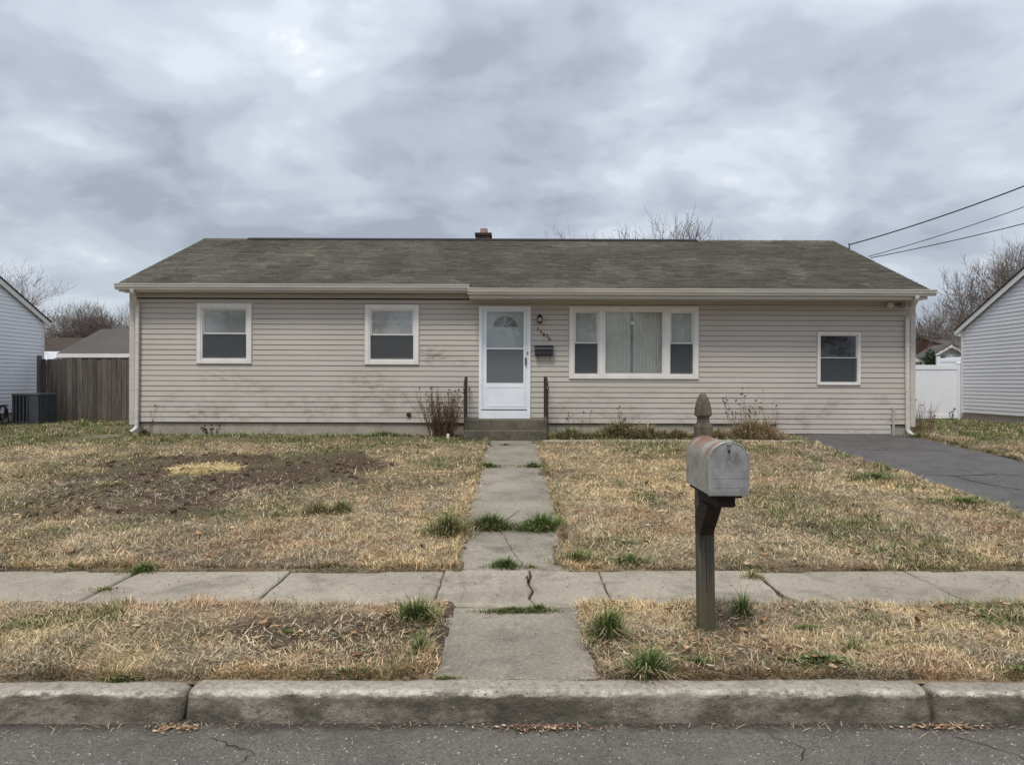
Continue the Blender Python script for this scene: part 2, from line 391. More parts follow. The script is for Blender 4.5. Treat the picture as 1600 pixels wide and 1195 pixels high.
M['arm_wood'] = m_wood('stained_arm_wood', (.060, .042, .032), (.025, .018, .015), along='y')
M['fence_wood'] = m_wood('grey_fence_wood', (.20, .178, .155), (.085, .075, .067), (.10, .105, .05), (.45, .75), sc_=.6)
M['bark'] = simple('bark', (.115, .098, .085), (.07, .06, .052), 4, .9, .1)
M['twig'] = simple('twigs', (.21, .175, .155), (.15, .128, .115), 4, .9, .1)
M['foundation'] = m_concrete('foundation_block', (.44, .40, .34), (.36, .33, .28), (.24, .22, .18), .1, .003)
M['ac'] = simple('ac_grey_enamel', (.070, .080, .092), (.052, .060, .070), 5, .5, .4)
M['ac_dark'] = simple('ac_dark_core', (.012, .013, .015), rough=.7)
M['brick_dark'] = simple('dark_chimney_brick', (.075, .05, .042), (.04, .03, .027), 9, .9, .1, .003, 60)
M['clay'] = simple('clay_flue', (.40, .25, .21), (.30, .19, .16), 9, .8)
M['vent_black'] = simple('ridge_vent_black', (.03, .03, .033), rough=.8)
M['wire'] = simple('wire_rubber', (.02, .02, .022), rough=.6)
M['pvc'] = simple('grey_pvc', (.42, .42, .40), (.34, .34, .32), 6, .5)
M['lamp_glass'] = simple('lamp_pane', (.75, .74, .70), (.62, .60, .56), 8, .3)

# ------------------------------------------------------------------ terrain
def base_z(y):
    y = np.asarray(y, float)
    return np.where(y < 5.87, 0.0, np.where(y < 14.2, .055*(y-5.87), .458 - .004*np.clip(y-14.2, 0, 12)))
XW0, XW1 = -.46, .46          # front walk
DX0, DX1 = 5.33, 7.80         # driveway
def in_rect(x, y, x0, x1, y0, y1, inset):
    return np.clip(np.minimum(np.minimum(x-x0, x1-x), np.minimum(y-y0, y1-y))-inset, -1, 1)
def paved(x, y):
    """signed distance inside paving, ragged edge"""
    x = np.asarray(x, float); y = np.asarray(y, float)
    j = (fbm(x, y, 2.0, 5, 3)-.5)*.15 + (fbm(x, y, 9, 9, 2)-.5)*.05 + .040
    d = in_rect(x, y, -60, 60, 4.93, 5.87, j)
    jw = j + (fbm(x, y, 3.1, 19, 3)-.5)*.07 + .012
    d = np.maximum(d, in_rect(x, y, XW0, XW1, 3.6, 13.7, jw))
    d = np.maximum(d, in_rect(x, y, DX0, DX1+.9*sstep(9.5, 6., y), 3.6, 14.55, j*1.6))
    d = np.maximum(d, in_rect(x, y, .45, 5.4, 13.28, 13.52, j*1.3+.03))
    d = np.maximum(d, in_rect(x, y, -1.0, .75, 13.55, 14.6, .04))
    return d
def ground_z(x, y):
    x = np.asarray(x, float); y = np.asarray(y, float)
    b = base_z(y)
    lump = (fbm(x, y, 1.3, 21, 4)-.5)*.035 + (fbm(x, y, 7, 31, 3)-.5)*.040
    patch = soil(x, y)
    lump = lump + patch*(fbm(x, y, 5, 77, 3)-.5)*.07
    fade = sstep(3.70, 3.9, y)
    z = b + .006 + lump*np.clip(.25+fade, 0, 1)*np.where(y > 16, .4, 1) + .010*fade - .03*(1-sstep(3.70, 3.77, y))
    far = sstep(40, 120, y)
    z = z + far*(fbm(x, y, .02, 3, 3)-.5)*.5
    p = paved(x, y)
    return np.where(p > 0, b - .022, z)
def soil(x, y):
    n = (fbm(x, y, 1.1, 41, 4)-.5)
    e = ((x+3.85)/2.35)**2 + ((y-10.2)/1.8)**2
    n = n + .45*(fbm(x, y, 3.6, 43, 3)-.5)
    s1 = sstep(1.25, .70, e + n*2.2)
    e2 = ((x+4.0)/1.9)**2 + ((y-8.45)/.95)**2
    s2 = .80*sstep(1.35, .4, e2 + n*2.4)
    e3 = ((x+1.05)/.75)**2 + ((y-4.35)/.33)**2
    s3 = .75*sstep(1.3, .4, e3 + n*1.4)
    e4 = ((x-2.9)/1.0)**2 + ((y-7.0)/.35)**2
    s4 = .5*sstep(1.3, .4, e4 + n*1.4)
    e5 = ((x-1.15)/1.4)**2 + ((y-3.95)/.16)**2
    s5 = .35*sstep(1.3, .4, e5 + n*1.4)
    return np.clip(np.maximum.reduce([s1, s2, s3, s4, s5]), 0, 1)
def greenness(x, y):
    x = np.asarray(x, float); y = np.asarray(y, float)
    n = fbm(x, y, .9, 61, 4); n2 = fbm(x, y, 2.6, 71, 3)
    g = .07 + sstep(.54, .66, n)*.62 + sstep(.57, .70, n2)*.50
    g = g + sstep(12.3, 13.7, y + (n-.5)*1.6)*np.where(x < DX0, 1.0, .0)*(.65+.5*n)          # along the house
    g = g + sstep(4.0, 5.1, x + (n2-.5)*1.2)*sstep(DX1, DX1-.3, x)*sstep(7.4, 8.4, y)*.45*sstep(.45, .6, n2)
    g = g + np.where(x > DX1, sstep(12.6, 14.2, y+(n-.5)*1.5)*sstep(8.2, 9.4, x+(n2-.5)*2), 0)*1.1                          # neighbour's lawn
    g = g + sstep(12.2, 14.2, y + (n-.5)*2)*np.where(x < -7.0, .8, 0)
    g = g + np.where((x > -6.2) & (x < -.8), sstep(13.0, 13.5, y+(n2-.5)*.9), 0)*.7
    g = g + sstep(8., 14, y)*.10
    return np.clip(g, 0, 1)
PAL = dict(gold=(.84, .64, .365), tan=(.72, .57, .365), red=(.63, .43, .27), grey=(.46, .39, .28), olive=(.27, .265, .125), green=(.12, .165, .05), soil=(.062, .040, .029))
def lawn_col(x, y):
    n1 = fbm(x, y, .55, 81, 4); n2 = fbm(x, y, 1.4, 91, 4); n3 = fbm(x, y, 3.5, 95, 3)
    P = {k: np.array(v) for k, v in PAL.items()}
    c = P['tan'][None, :]*np.ones((len(x), 1))
    def mx(c, q, f): f = f[:, None]; return c*(1-f) + q[None, :]*f
    c = mx(c, P['gold'], sstep(.46, .64, n1)*.9)
    c = mx(c, P['red'], sstep(.48, .64, n2)*.85)
    c = mx(c, P['grey'], sstep(.50, .66, n3)*.75)
    g1 = np.exp(-(((x-1.9)/1.6)**2+((y-10.2)/2.2)**2)); c = mx(c, P['gold'], np.clip(g1*.85, 0, 1))
    g2 = np.exp(-(((x+1.9)/1.4)**2+((y-11.0)/1.5)**2)); c = mx(c, P['gold'], np.clip(g2*.6, 0, 1))
    brown = sstep(.50, .66, fbm(x, y, 2.1, 401, 4)); c = mx(c, np.array((.20, .145, .095)), brown*.42)
    return c
# ground sheet
def spread(a, b, n, p=2.2):
    t = np.linspace(0, 1, n); return a + (b-a)*t**p
xs = np.concatenate([-spread(16.1, 420, 18)[::-1], np.arange(-16, 16.01, .09), spread(16.1, 420, 18)])
ys = np.concatenate([np.arange(3.715, 8.0, .045), np.arange(8.0, 14.8, .075), np.arange(14.8, 24, .3), spread(24.2, 700, 26)])
XX, YY = np.meshgrid(xs, ys); gx = XX.ravel(); gy = YY.ravel()
GZ = ground_z(gx, gy)
sl = soil(gx, gy); gr = greenness(gx, gy)
gc = lawn_col(gx, gy)*.56*(.7+.6*fbm(gx, gy, 4, 303, 3))[:, None]
so = np.array(PAL['soil'])
gc = gc*(1-sl[:, None]) + so*sl[:, None]
gc = gc*(1-gr[:, None]*.7) + np.array((.115, .125, .06))*gr[:, None]*.7
straw = np.exp(-((((gx+4.35)/.50)**2+((gy-10.45)/.42)**2)**1.5)); straw = sstep(.25, .6, straw + (fbm(gx, gy, 6, 55, 3)-.5)*.9)
gc = gc*(1-straw[:, None]) + np.array((.62, .50, .25))*straw[:, None]
pv = paved(gx, gy); gc = np.where((pv > 0)[:, None], np.array((.05, .042, .033)), gc)
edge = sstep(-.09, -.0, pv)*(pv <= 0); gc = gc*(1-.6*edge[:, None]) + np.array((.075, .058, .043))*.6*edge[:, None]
nx, ny = len(xs), len(ys)
ii = (np.arange(ny-1)[:, None]*nx + np.arange(nx-1)[None, :]).ravel()
gf = np.stack([ii, ii+1, ii+1+nx, ii+nx], 1)
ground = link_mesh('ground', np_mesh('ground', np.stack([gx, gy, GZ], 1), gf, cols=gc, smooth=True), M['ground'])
tag(ground, 'dry tan lawn soil stretching from the kerb back behind the houses', kind='structure')
# street
def sheet(name, x0, x1, y0, y1, z, mat, n=(60, 12), amp=.004, **k):
    a = np.linspace(x0, x1, n[0]); b = np.linspace(y0, y1, n[1]); A, B = np.meshgrid(a, b); A = A.ravel(); B = B.ravel()
    zz = z + (fbm(A, B, .8, 12, 3)-.5)*amp
    q = (np.arange(n[1]-1)[:, None]*n[0] + np.arange(n[0]-1)[None, :]).ravel()
    return tag(link_mesh(name, np_mesh(name, np.stack([A, B, zz], 1), np.stack([q, q+1, q+1+n[0], q+n[0]], 1), smooth=True), mat), **k)
ROAD_Z = -.152
sheet('road', -300, 300, -4.6, 4.3, ROAD_Z, M['road'], kind='structure', label='worn grey asphalt street with pale aggregate specks')
fg = np.array([[-400, -400, -.02], [400, -400, -.02], [400, -4.6, -.02], [-400, -4.6, -.02]], float)
far_g = link_mesh('ground', np_mesh('ground_across', fg, np.array([[0, 1, 2, 3]]), cols=np.tile(np.array((.22, .18, .11)), (4, 1))), M['ground']); tag(far_g, 'lawn across the street behind the viewpoint', kind='structure')
# road cracks: thin recess-like dark tar lines built as ribbons
def crack(pts, w, z, seed, mat, parent=None, name='crack', zf=None, step=.03):
    r = random.Random(seed); out = []
    for (a, b) in zip(pts[:-1], pts[1:]):
        n = max(2, int(math.hypot(b[0]-a[0], b[1]-a[1])/step))
        for i in range(n):
            t = i/n; out.append((a[0]+(b[0]-a[0])*t + r.uniform(-1, 1)*step*.35, a[1]+(b[1]-a[1])*t + r.uniform(-1, 1)*step*.35))
    out.append(pts[-1]); mb = MB(); vs = []; fs = []
    for i, p in enumerate(out):
        q = out[min(i+1, len(out)-1)]; o_ = out[max(i-1, 0)]; d = Vector((q[0]-o_[0], q[1]-o_[1])); d = d.normalized() if d.length else Vector((1, 0))
        ww = w*r.uniform(.35, 1.2)*(1 if 0 < i < len(out)-1 else .1); zz = (z if zf is None else float(zf(p[0], p[1])))
        vs += [(p[0]-d.y*ww/2, p[1]+d.x*ww/2, zz), (p[0]+d.y*ww/2, p[1]-d.x*ww/2, zz)]
        if i: fs.append((2*i-2, 2*i-1, 2*i+1, 2*i))
    mb.add(vs, fs); return mb.build(name, mat, parent)
M['crack'] = simple('crack_dirt', (.03, .026, .022), (.05, .042, .032), 20, .95, .05)
rc = empty('road_crack', (0, 3, ROAD_Z)); tag(rc, 'thin dark cracks running across the street asphalt', kind='structure')
def zr(x, y): return ROAD_Z + .0055
for i, p in enumerate([[(2.05, 3.45), (2.2, 3.3), (2.28, 3.16), (2.6, 3.02), (2.75, 2.8)], [(-1.4, 3.42), (-1.15, 3.28), (-1.2, 3.15), (-1.5, 3.0)], [(1.2, 3.45), (1.32, 3.32), (1.25, 3.2)], [(-3, 2.95), (-1.8, 3.12), (-1.3, 3.1)]]):
    c = crack([(a-0, b-3) for a, b in p], .0065, 0, i, M['crack'], rc, zf=lambda x, y: .0055)

# ------------------------------------------------------------------ kerb
def kerb_segment(x0, x1, dz, dy, parent, seed):
    prof = [(3.735, -.20), (3.735, -.012), (3.722, -.003), (3.70, .0), (3.640, -.001), (3.612, -.005), (3.599, -.013), (3.590, -.028), (3.583, -.07), (3.572, -.11), (3.566, -.145), (3.562, -.22)]
    n = max(4, int((x1-x0)/.035)); X = np.linspace(x0, x1, n); K = len(prof)
    V = []
    for i, x in enumerate(X):
        e = min(x-x0, x1-x); rd = .026*math.exp(-max(e, 0)/.016)
        for (y, z) in prof:
            nn = (float(vnoise(x, z*4+y*3, 14, seed))-.5)*.011 + (float(vnoise(x, z*3, 3, seed+3))-.5)*.014
            yy = y + (nn + rd if y < 3.66 else (float(vnoise(x, 1, 8, seed+7))-.5)*.012)
            zz = z + (nn*.55 - rd*.8 if z > -.1 else 0)
            V.append((x, yy+dy, zz+dz))
    i = (np.arange(n-1)[:, None]*K + np.arange(K)[None, :]).ravel(); j = (np.arange(n-1)[:, None]*K + ((np.arange(K)+1) % K)[None, :]).ravel()
    f = np.stack([i, j, j+K, i+K], 1)
    caps = [np.array([list(range(K))[::-1]]), np.array([list(range((n-1)*K, n*K))])]
    o = link_mesh('kerb_segment', np_mesh('kerb_segment', np.array(V), [f]+caps, smooth=True), M['kerb'], parent); return o
kerb = empty('kerb', (0, 0, 0)); tag(kerb, 'grey concrete kerb with grimy face along the street', kind='structure')
kx = [-12.6, -8.93, -5.27, -1.605, 2.06, 5.2, 8.6, 12.2]; kdz = [-.004, -.006, -.009, .0, -.006, 0, 0]; kdy = [0, -.006, -.004, .004, -.004, 0, 0]
for i in range(7): kerb_segment(kx[i]+.010, kx[i+1]-.010, kdz[i], kdy[i], kerb, 100+i*13)

# ------------------------------------------------------------------ slabs
def slab(poly, parent, mat, zoff=0., seed=0, name='slab', tilt=(0, 0), ragged=.005, bev=.009, th=.11):
    r = random.Random(seed); cx = sum(p[0] for p in poly)/len(poly); cy = sum(p[1] for p in poly)/len(poly)
    pts = []
    for a, b in zip(poly, poly[1:]+poly[:1]):
        n = max(1, int(math.hypot(b[0]-a[0], b[1]-a[1])/.09))
        for i in range(n):
            t = i/n; q = 0 if i == 0 else ragged
            pts.append((a[0]+(b[0]-a[0])*t+r.uniform(-q, q), a[1]+(b[1]-a[1])*t+r.uniform(-q, q)))
    n = len(pts); V = []; 
    def top(x, y): return float(base_z(y)) + zoff + tilt[0]*(x-cx) + tilt[1]*(y-cy)
    def ins(p, d):
        v = Vector((cx-p[0], cy-p[1])); L = v.length or 1; return (p[0]+v.x/L*d, p[1]+v.y/L*d)
    for p in pts: V.append((p[0], p[1], top(*p)-th))
    for p in pts: V.append((p[0], p[1], top(*p)-bev*r.uniform(.7, 1.6)))
    for p in pts: q = ins(p, bev*1.3); V.append((q[0], q[1], top(*q)))
    fs = []
    for k in range(2):
        for i in range(n): j = (i+1) % n; fs.append((k*n+i, k*n+j, (k+1)*n+j, (k+1)*n+i))
    fs.append(tuple(range(2*n, 3*n)))
    return MB().add(V, fs).build(name, mat, parent)
sw = empty('sidewalk'); tag(sw, 'cracked pale concrete sidewalk crossing in front of the lawn', kind='structure')
G = .0045
for k in range(-9, 9):
    x0 = -.535+1.22*k; x1 = x0+1.22
    if k == 0:
        xm = [(.155, 4.93), (.115, 5.1), (.15, 5.3), (.12, 5.5), (.145, 5.7), (.135, 5.87)]
        slab([(x0+G, 4.93)] + [(p[0]-.008, p[1]) for p in xm] + [(x0+G, 5.87)], sw, M['concrete'], .008, 900, tilt=(.002, 0))
        slab([(p[0]+.010, p[1]) for p in xm[:1]] + [(x1-G, 4.93), (x1-G, 5.87)] + [(p[0]+.010, p[1]) for p in xm[:0:-1]], sw, M['concrete'], .004, 901, tilt=(-.003, 0))
    elif k == 1:
        slab([(x0+G, 4.93), (x1-.16, 4.93), (x1-.03, 5.12), (x1-G, 5.4), (x1-G, 5.87), (x0+G, 5.87)], sw, M['concrete'], .003, 902)
    elif k == 2:
        slab([(x0+.03, 5.22), (x0+.12, 5.02), (x0+.30, 4.93), (x1-G, 4.93), (x1-G, 5.87), (x0+G+.02, 5.87)], sw, M['concrete'], -.002, 903)
    elif k == -2:
        slab([(x0+.02, 4.93), (x1-G, 4.93), (x1-G, 5.87), (x0+.05, 5.87), (x0+.03, 5.6)], sw, M['concrete'], .006, 904, tilt=(.003, 0))
    else:
        slab([(x0+G, 4.93), (x1-G, 4.93), (x1-G, 5.87), (x0+G, 5.87)], sw, M['concrete'], random.uniform(-.004, .006), 905+k, tilt=(random.uniform(-.003, .003), 0))
cc = empty('sidewalk_crack'); tag(cc, 'hairline cracks in the sidewalk slabs', kind='structure')
crack([(4.2, 5.85), (4.05, 5.45), (4.0, 4.95)], .006, 0, 55, M['crack'], cc, zf=lambda x, y: .014)
crack([(-.36, 4.95), (-.33, 5.25), (-.36, 5.45)], .003, 0, 56, M['crack'], cc, zf=lambda x, y: .019)
wk = empty('front_walk'); tag(wk, 'narrow concrete front walk from the kerb up to the door steps', kind='structure')
slab([(XW0, 3.745), (XW1+.01, 3.745), (XW1, 4.905), (XW0, 4.905)], wk, M['walk_concrete'], .002, 940, tilt=(0, .001), bev=.010)
wy = [5.885, 7.16, 8.36, 9.6, 10.85, 12.08, 12.96, 13.62]; wz = [.006, .03, .014, .010, .02, .01, .0]
for i in range(7): slab([(XW0, wy[i]+.008), (XW1, wy[i]+.008), (XW1, wy[i+1]-.008), (XW0, wy[i+1]-.008)], wk, M['walk_concrete'], wz[i], 950+i, tilt=(0, -.004 if i == 0 else 0), bev=.010)
crack([(-.10, 7.0), (.02, 6.3), (.1, 5.95)], .005, 0, 57, M['crack'], cc, zf=lambda x, y: float(base_z(y))+.0145-.004*(y-6.5)+.002)
bp = empty('bed_edging'); tag(bp, 'thin overgrown concrete strip beside the flower bed', kind='structure')
for i in range(5): slab([(.56+i*.96, 13.30), (.56+i*.96+.95, 13.30), (.56+i*.96+.95, 13.50), (.56+i*.96, 13.50)], bp, M['concrete'], .03, 980+i)
# driveway, follows the slope down to the sidewalk
dn = 140; dyv = np.linspace(5.9, 14.47, dn); dxn = 40
V = []; 
for y in dyv:
    x0 = DX0 + (float(fbm(np.array([0.]), np.array([y]), 1.4, 7, 4)[0])-.5)*.22 + .16*sstep(13.4, 14.4, y)*-1
    x1 = DX1 + .9*sstep(9.5, 6., y) + (float(fbm(np.array([5.]), np.array([y]), 1.4, 8, 4)[0])-.5)*.16
    for i in range(dxn):
        t = i/(dxn-1); x = x0+(x1-x0)*t; e = min(t, 1-t)
        V.append((x, y, float(base_z(y)) + .004 + .014*math.sin(math.pi*t) - (.05 if e == 0 else 0) + (float(vnoise(x, y, 1.5, 4))-.5)*.018))
q = (np.arange(dn-1)[:, None]*dxn + np.arange(dxn-1)[None, :]).ravel()
drv = link_mesh('driveway', np_mesh('driveway', np.array(V), np.stack([q, q+1, q+1+dxn, q+dxn], 1), smooth=True), M['driveway']); tag(drv, 'dark blue grey asphalt driveway beside the house', kind='structure')
def zd(x, y): return float(base_z(y)) + .004 + .014*math.sin(math.pi*(x-DX0)/(DX1-DX0)) + (float(vnoise(x, y, 1.5, 4))-.5)*.018 + .004
dc = empty('driveway_crack'); tag(dc, 'meandering dark cracks across the driveway', kind='structure')
for i, p in enumerate([[(5.5, 10.0), (6.0, 9.9), (6.6, 10.05), (7.2, 9.8), (7.7, 9.9)], [(5.9, 12.2), (6.6, 12.35), (7.2, 12.1)], [(5.9, 9.95), (6.1, 9.2), (6.6, 8.6), (6.9, 8.2)], [(6.2, 12.6), (6.9, 12.5)]]):
    crack(p, .022, 0, 80+i, M['crack'], dc, zf=zd, step=.05)

# ------------------------------------------------------------------ siding, walls, roofs (generic, local frame: x along wall, -y outward)
PITCH = .1016
def siding_wall(parent, zb, zt, span, openings, mat, pitch=PITCH, skip=None):
    z = zb; n = 0
    cache = {}
    while z < zt - .03:
        h = min(pitch, zt - z)
        a, b = span(z + h*.5); iv = [(a, b)]
        for (ox0, ox1, oz0, oz1) in openings:
            if z >= oz0 and z + h <= oz1:
                nw = []
                for (p, q_) in iv:
                    if ox1 <= p or ox0 >= q_: nw.append((p, q_)); continue
                    if ox0 > p: nw.append((p, ox0))
                    if ox1 < q_: nw.append((ox1, q_))
                iv = nw
        for (p, q_) in iv:
            if q_-p < .03: continue
            sag = random.uniform(-.0015, .0015)
            gz = .007 if h > .08 else 0.
            def piece(a_, b_, lo, hi, gz=gz):
                if hi-lo < .012: return
                t0 = -.026+sag+.010*(lo/h); t1 = -.026+.010*(hi/h)
                prof = [(t0, lo), (t1, hi-gz), (-.0015, hi-gz), (-.0015, lo)] if lo > 0 else [(t0, lo), (t0, lo+.004), (t1, hi-gz), (-.0015, hi-gz), (-.0015, lo+.002)]
                o = MB().extrude(prof, a_, b_).build('siding_board', mat, parent); o.location = (0, 0, z)
            cuts = sorted({p, q_} | {v for o_ in openings for v in o_[:2] if p < v < q_})
            segs = []
            for ca, cb in zip(cuts[:-1], cuts[1:]):
                xm_ = (ca+cb)/2; lo, hi = 0., h
                for (ox0, ox1, oz0, oz1) in openings:
                    if ox0 < xm_ < ox1 and oz0 < z+h and oz1 > z:
                        if oz1 < z+h: lo = max(lo, oz1-z)
                        elif oz0 > z: hi = min(hi, oz0-z)
                        else: lo, hi = 0, 0
                if segs and segs[-1][2:] == (lo, hi): segs[-1] = (segs[-1][0], cb, lo, hi)
                else: segs.append((ca, cb, lo, hi))
            for (ca, cb, lo, hi) in segs: piece(ca, cb, lo, hi, gz if hi == h else 0.)
        z += pitch; n += 1
def wall_with_openings(parent, x0, x1, y0, y1, z0, z1, openings, mat, name='wall'):
    xs_ = sorted({x0, x1} | {v for o in openings for v in o[:2]}); zs_ = sorted({z0, z1} | {v for o in openings for v in o[2:]})
    mb = MB()
    for a, b in zip(xs_[:-1], xs_[1:]):
        run = None
        for c, d in zip(zs_[:-1], zs_[1:]):
            mx_, mz = (a+b)/2, (c+d)/2
            hole = any(o[0] < mx_ < o[1] and o[2] < mz < o[3] for o in openings)
            if hole:
                if run: mb.box(a, b, y0, y1, *run); run = None
            else: run = (run[0], d) if run else (c, d)
        if run: mb.box(a, b, y0, y1, *run)
    return mb.build(name, mat, parent)
def frame_ring(mb, x0, x1, z0, z1, w, y0, y1, wb=None, wt=None):
    wb = w if wb is None else wb; wt = w if wt is None else wt
    mb.box(x0, x0+w, y0, y1, z0, z1); mb.box(x1-w, x1, y0, y1, z0, z1)
    mb.box(x0+w, x1-w, y0, y1, z0, z0+wb); mb.box(x0+w, x1-w, y0, y1, z1-wt, z1); return mb

def shingle_roof(name, parent, x0, x1, y0, z0, y1, z1, base_cols, course=.112, tab=.20, seed=3, step_x=None, y0b=None, z0b=None):
    """courses of tabs as real geometry from the eave (y0,z0) up to the ridge (y1,z1)"""
    rr = np.random.default_rng(seed)
    L = math.hypot(y1-y0, z1-z0); uy, uz = (y1-y0)/L, (z1-z0)/L; ny_, nz_ = -uz, uy
    if ny_*0 + nz_ < 0: ny_, nz_ = -ny_, -nz_
    V = []; Fq = []; C = []; s = 0.; row = 0
    smin = 0.
    if step_x is not None: smin = -math.hypot(y0-y0b, z0-z0b)
    s = smin
    while s < L-.01:
        s2 = min(s+course+.03, L+.01); off = rr.uniform(0, tab); x = x0-off
        while x < x1:
            w = tab*rr.uniform(.55, 1.35); a = max(x, x0); b = min(x+w, x1); x += w
            if b-a < .01: continue
            if step_x is not None and s < -.001:
                if b <= step_x: continue
                a = max(a, step_x)
            t = rr.uniform(.010, .020); dj = rr.uniform(-.006, .006)
            sa = s+dj
            base = len(V)
            for (xx, ss, hh) in ((a, sa, t), (b, sa, t), (b, s2, .002), (a, s2, .002), (a, sa, -.004), (b, sa, -.004)):
                V.append((xx, y0+uy*ss+ny_*hh, z0+uz*ss+nz_*hh))
            Fq += [(base, base+1, base+2, base+3), (base+4, base+5, base+1, base)]
            cm = base_cols(0.5*(a+b), s/L, rr); C += [cm]*6
        s += course; row += 1
    o = link_mesh(name, np_mesh(name, np.array(V), np.array(Fq), cols=np.array(C)), M['shingle'], parent)
    return tag(o, kind='stuff')
def roof_cols(x, t, rr):
    n = float(fbm(np.array([x*1.0]), np.array([t*5.]), .45, 15, 3)[0]); n2 = float(fbm(np.array([x]), np.array([t*2.2]), 1.5, 25, 4)[0])
    c = np.array((.128, .119, .104))
    c = c*(1-.35*n) + np.array((.135, .13, .092))*.35*n
    dark = sstep(.44, .62, n2*.6+n*.4 + .10*(1-t)); c = c*(1-.62*dark) + np.array((.060, .060, .053))*.62*dark
    rown = float(vnoise(np.array([t*31.]), np.array([x*1.5]), 1.0, 66)[0]); c = c*(.82+.36*rown)*rr.uniform(.80, 1.20)
    if rr.random() < .05: c = c*1.3
    if rr.random() < .05: c = c*.7
    return tuple(c)

# ------------------------------------------------------------------ main house
HY = 14.5; S = HY/F
HX0, HX1 = -7.50, 7.90
house = empty('ranch_house', (0, HY, .45)); house.rotation_euler = (0, .0035, 0)
tag(house, 'long single storey ranch house with beige siding and brown grey shingle roof', 'house')
ZL = -.45   # local z offset
def W(px, py): x = (px-800)*S; return x, 1.5-(py-598)*S+.0035*x+ZL
def WX(px): return (px-800)*S
def WZ(py, px=800): return W(px, py)[1]
wins = {}
def rect(px0, px1, py0, py1): m_ = (px0+px1)/2; return (WX(px0), WX(px1), WZ(py1, m_), WZ(py0, m_))
R_W1 = rect(308.5, 393.5, 475, 568.5); R_W2 = rect(570.5, 654, 477, 570); R_PW = rect(889, 1090, 479.5, 592.5); R_GW = rect(1276, 1342.5, 520, 602); R_D = rect(748, 828.5, 479, 655.5)
ops = [R_W1, R_W2, R_PW, R_GW, (R_D[0], R_D[1], R_D[2], R_D[3])]
ins = lambda r, d: (r[0]+d, r[1]-d, r[2]+d, r[3]-d)
wops = [ins(r, .06) for r in (R_W1, R_W2, R_PW)] + [ins(R_GW, .04), (R_D[0]+.05, R_D[1]-.05, R_D[2]+.02, R_D[3]-.05)]
ZB = .705+ZL; ZTL = 3.235+ZL; ZTR = 3.115+ZL
XSTEP = WX(735)
# backing walls
wall_with_openings(house, HX0, HX1, 0.0, .14, ZB-.02, ZTR+.02, wops, M['shade_black'], 'wall')
DEP = 7.4
ROOF_S = .41
def roofz(y): return 3.40+ZL + ROOF_S*(y+.30)      # y local (wall face = 0), eave at -.30
RY = 3.70; RZ = roofz(RY)
for xx in (HX0, HX1-.14):
    MB().extrude([(.14, ZB-.3), (DEP, ZB-.3), (DEP, ZTL), (RY, RZ-.12), (.14, ZTL)], xx, xx+.14).build('wall', M['siding'], house)
MB().box(HX0+.14, HX1-.14, DEP-.14, DEP, ZB-.3, ZTL).build('wall', M['siding'], house)
XG0, XG1 = WX(1213), WX(1391)
span_main = lambda z: (HX0+.03, HX1-.03)
siding_wall(house, ZB, ZTR, span_main, ops, M['siding'])
siding_wall(house, ZB+PITCH*int((ZTR-ZB)/PITCH+1), ZTL, lambda z: (HX0+.03, XSTEP-.01), ops, M['siding'])
siding_wall(house, ZB-2*PITCH+.01, ZB-.002, lambda z: (XG0, XG1), [], M['siding'], pitch=PITCH-.005)
MB().box(HX0+.02, XG0-.01, .015, .2, -.45, ZB+.0).build('foundation', M['foundation'], house)
MB().box(XG0, XG1, .03, .2, -.45, ZB-.003).build('foundation', M['foundation'], house)
MB().box(XG1+.005, HX1-.02, .015, .2, -.45, ZB+.0).build('foundation', M['foundation'], house)
MB().box(HX0+.04, XG0-.03, -.012, .012, ZB-.018, ZB+.006).build('starter_strip', M['vent_black'], house)
MB().box(XG0, XG1, -.008, .02, ZB-2*PITCH-.012, ZB-2*PITCH+.012).build('starter_strip', M['vent_black'], house)
for x, zt, zb in ((HX0, ZTL, ZB-.06), (HX1, ZTR, ZB-.05)):
    s_ = 1 if x < 0 else -1
    a, b = sorted((x-.028*s_, x+.075*s_)); MB().box(a, b, -.036, .10, zb, zt-.002).build('corner_board', M['trim_beige'], house, bevel=.004)
# eaves
def eave(xa, xb, yf, zt, zbot, ov_left=0., ov_right=0.):
    MB().box(xa, xb, yf, yf+.02, zbot, zt-.02).build('fascia', M['gutter'], house)
    MB().box(xa, xb, yf+.021, -.0, zbot+.010, zbot+.022).build('soffit', M['trim_beige'], house)
    g0, g1 = xa-ov_left, xb+ov_right
    d = .115; t = .004
    prof = [(yf-.004, zt-.02), (yf-.004, zt-.115), (yf-.075, zt-.115), (yf-.082, zt-.085), (yf-.104, zt-.065), (yf-.110, zt-.03), (yf-.112, zt-.018), (yf-.122, zt-.016), (yf-.122, zt-.002), (yf-.096, zt-.002), (yf-.096, zt-.016),
            (yf-.104, zt-.022), (yf-.098, zt-.06), (yf-.076, zt-.082), (yf-.068, zt-.108), (yf-.010, zt-.108), (yf-.010, zt-.02)]
    g = MB().extrude(prof, g0, g1).build('gutter', M['gutter'], house)
    for e in (g0, g1-.003):
        MB().extrude([(yf-.004, zt-.004), (yf-.004, zt-.114), (yf-.075, zt-.114), (yf-.104, zt-.064), (yf-.119, zt-.004)], e, e+.003).build('end_cap', M['gutter'], g)
    return g
YL = -.30; YR = -.56
ZGL = 1.5+(598-444.5)*(HY+YL-.12)/F+ZL; ZGR = 1.5+(598-451.0)*(HY+YR-.12)/F+ZL
ZGL -= .006
eave(-7.60, XSTEP-.02, YL, ZGL, ZTL-.01, .03, .02)
eave(XSTEP+.03, 7.86, YR, ZGR+.006, ZTR-.02, .06, .12)
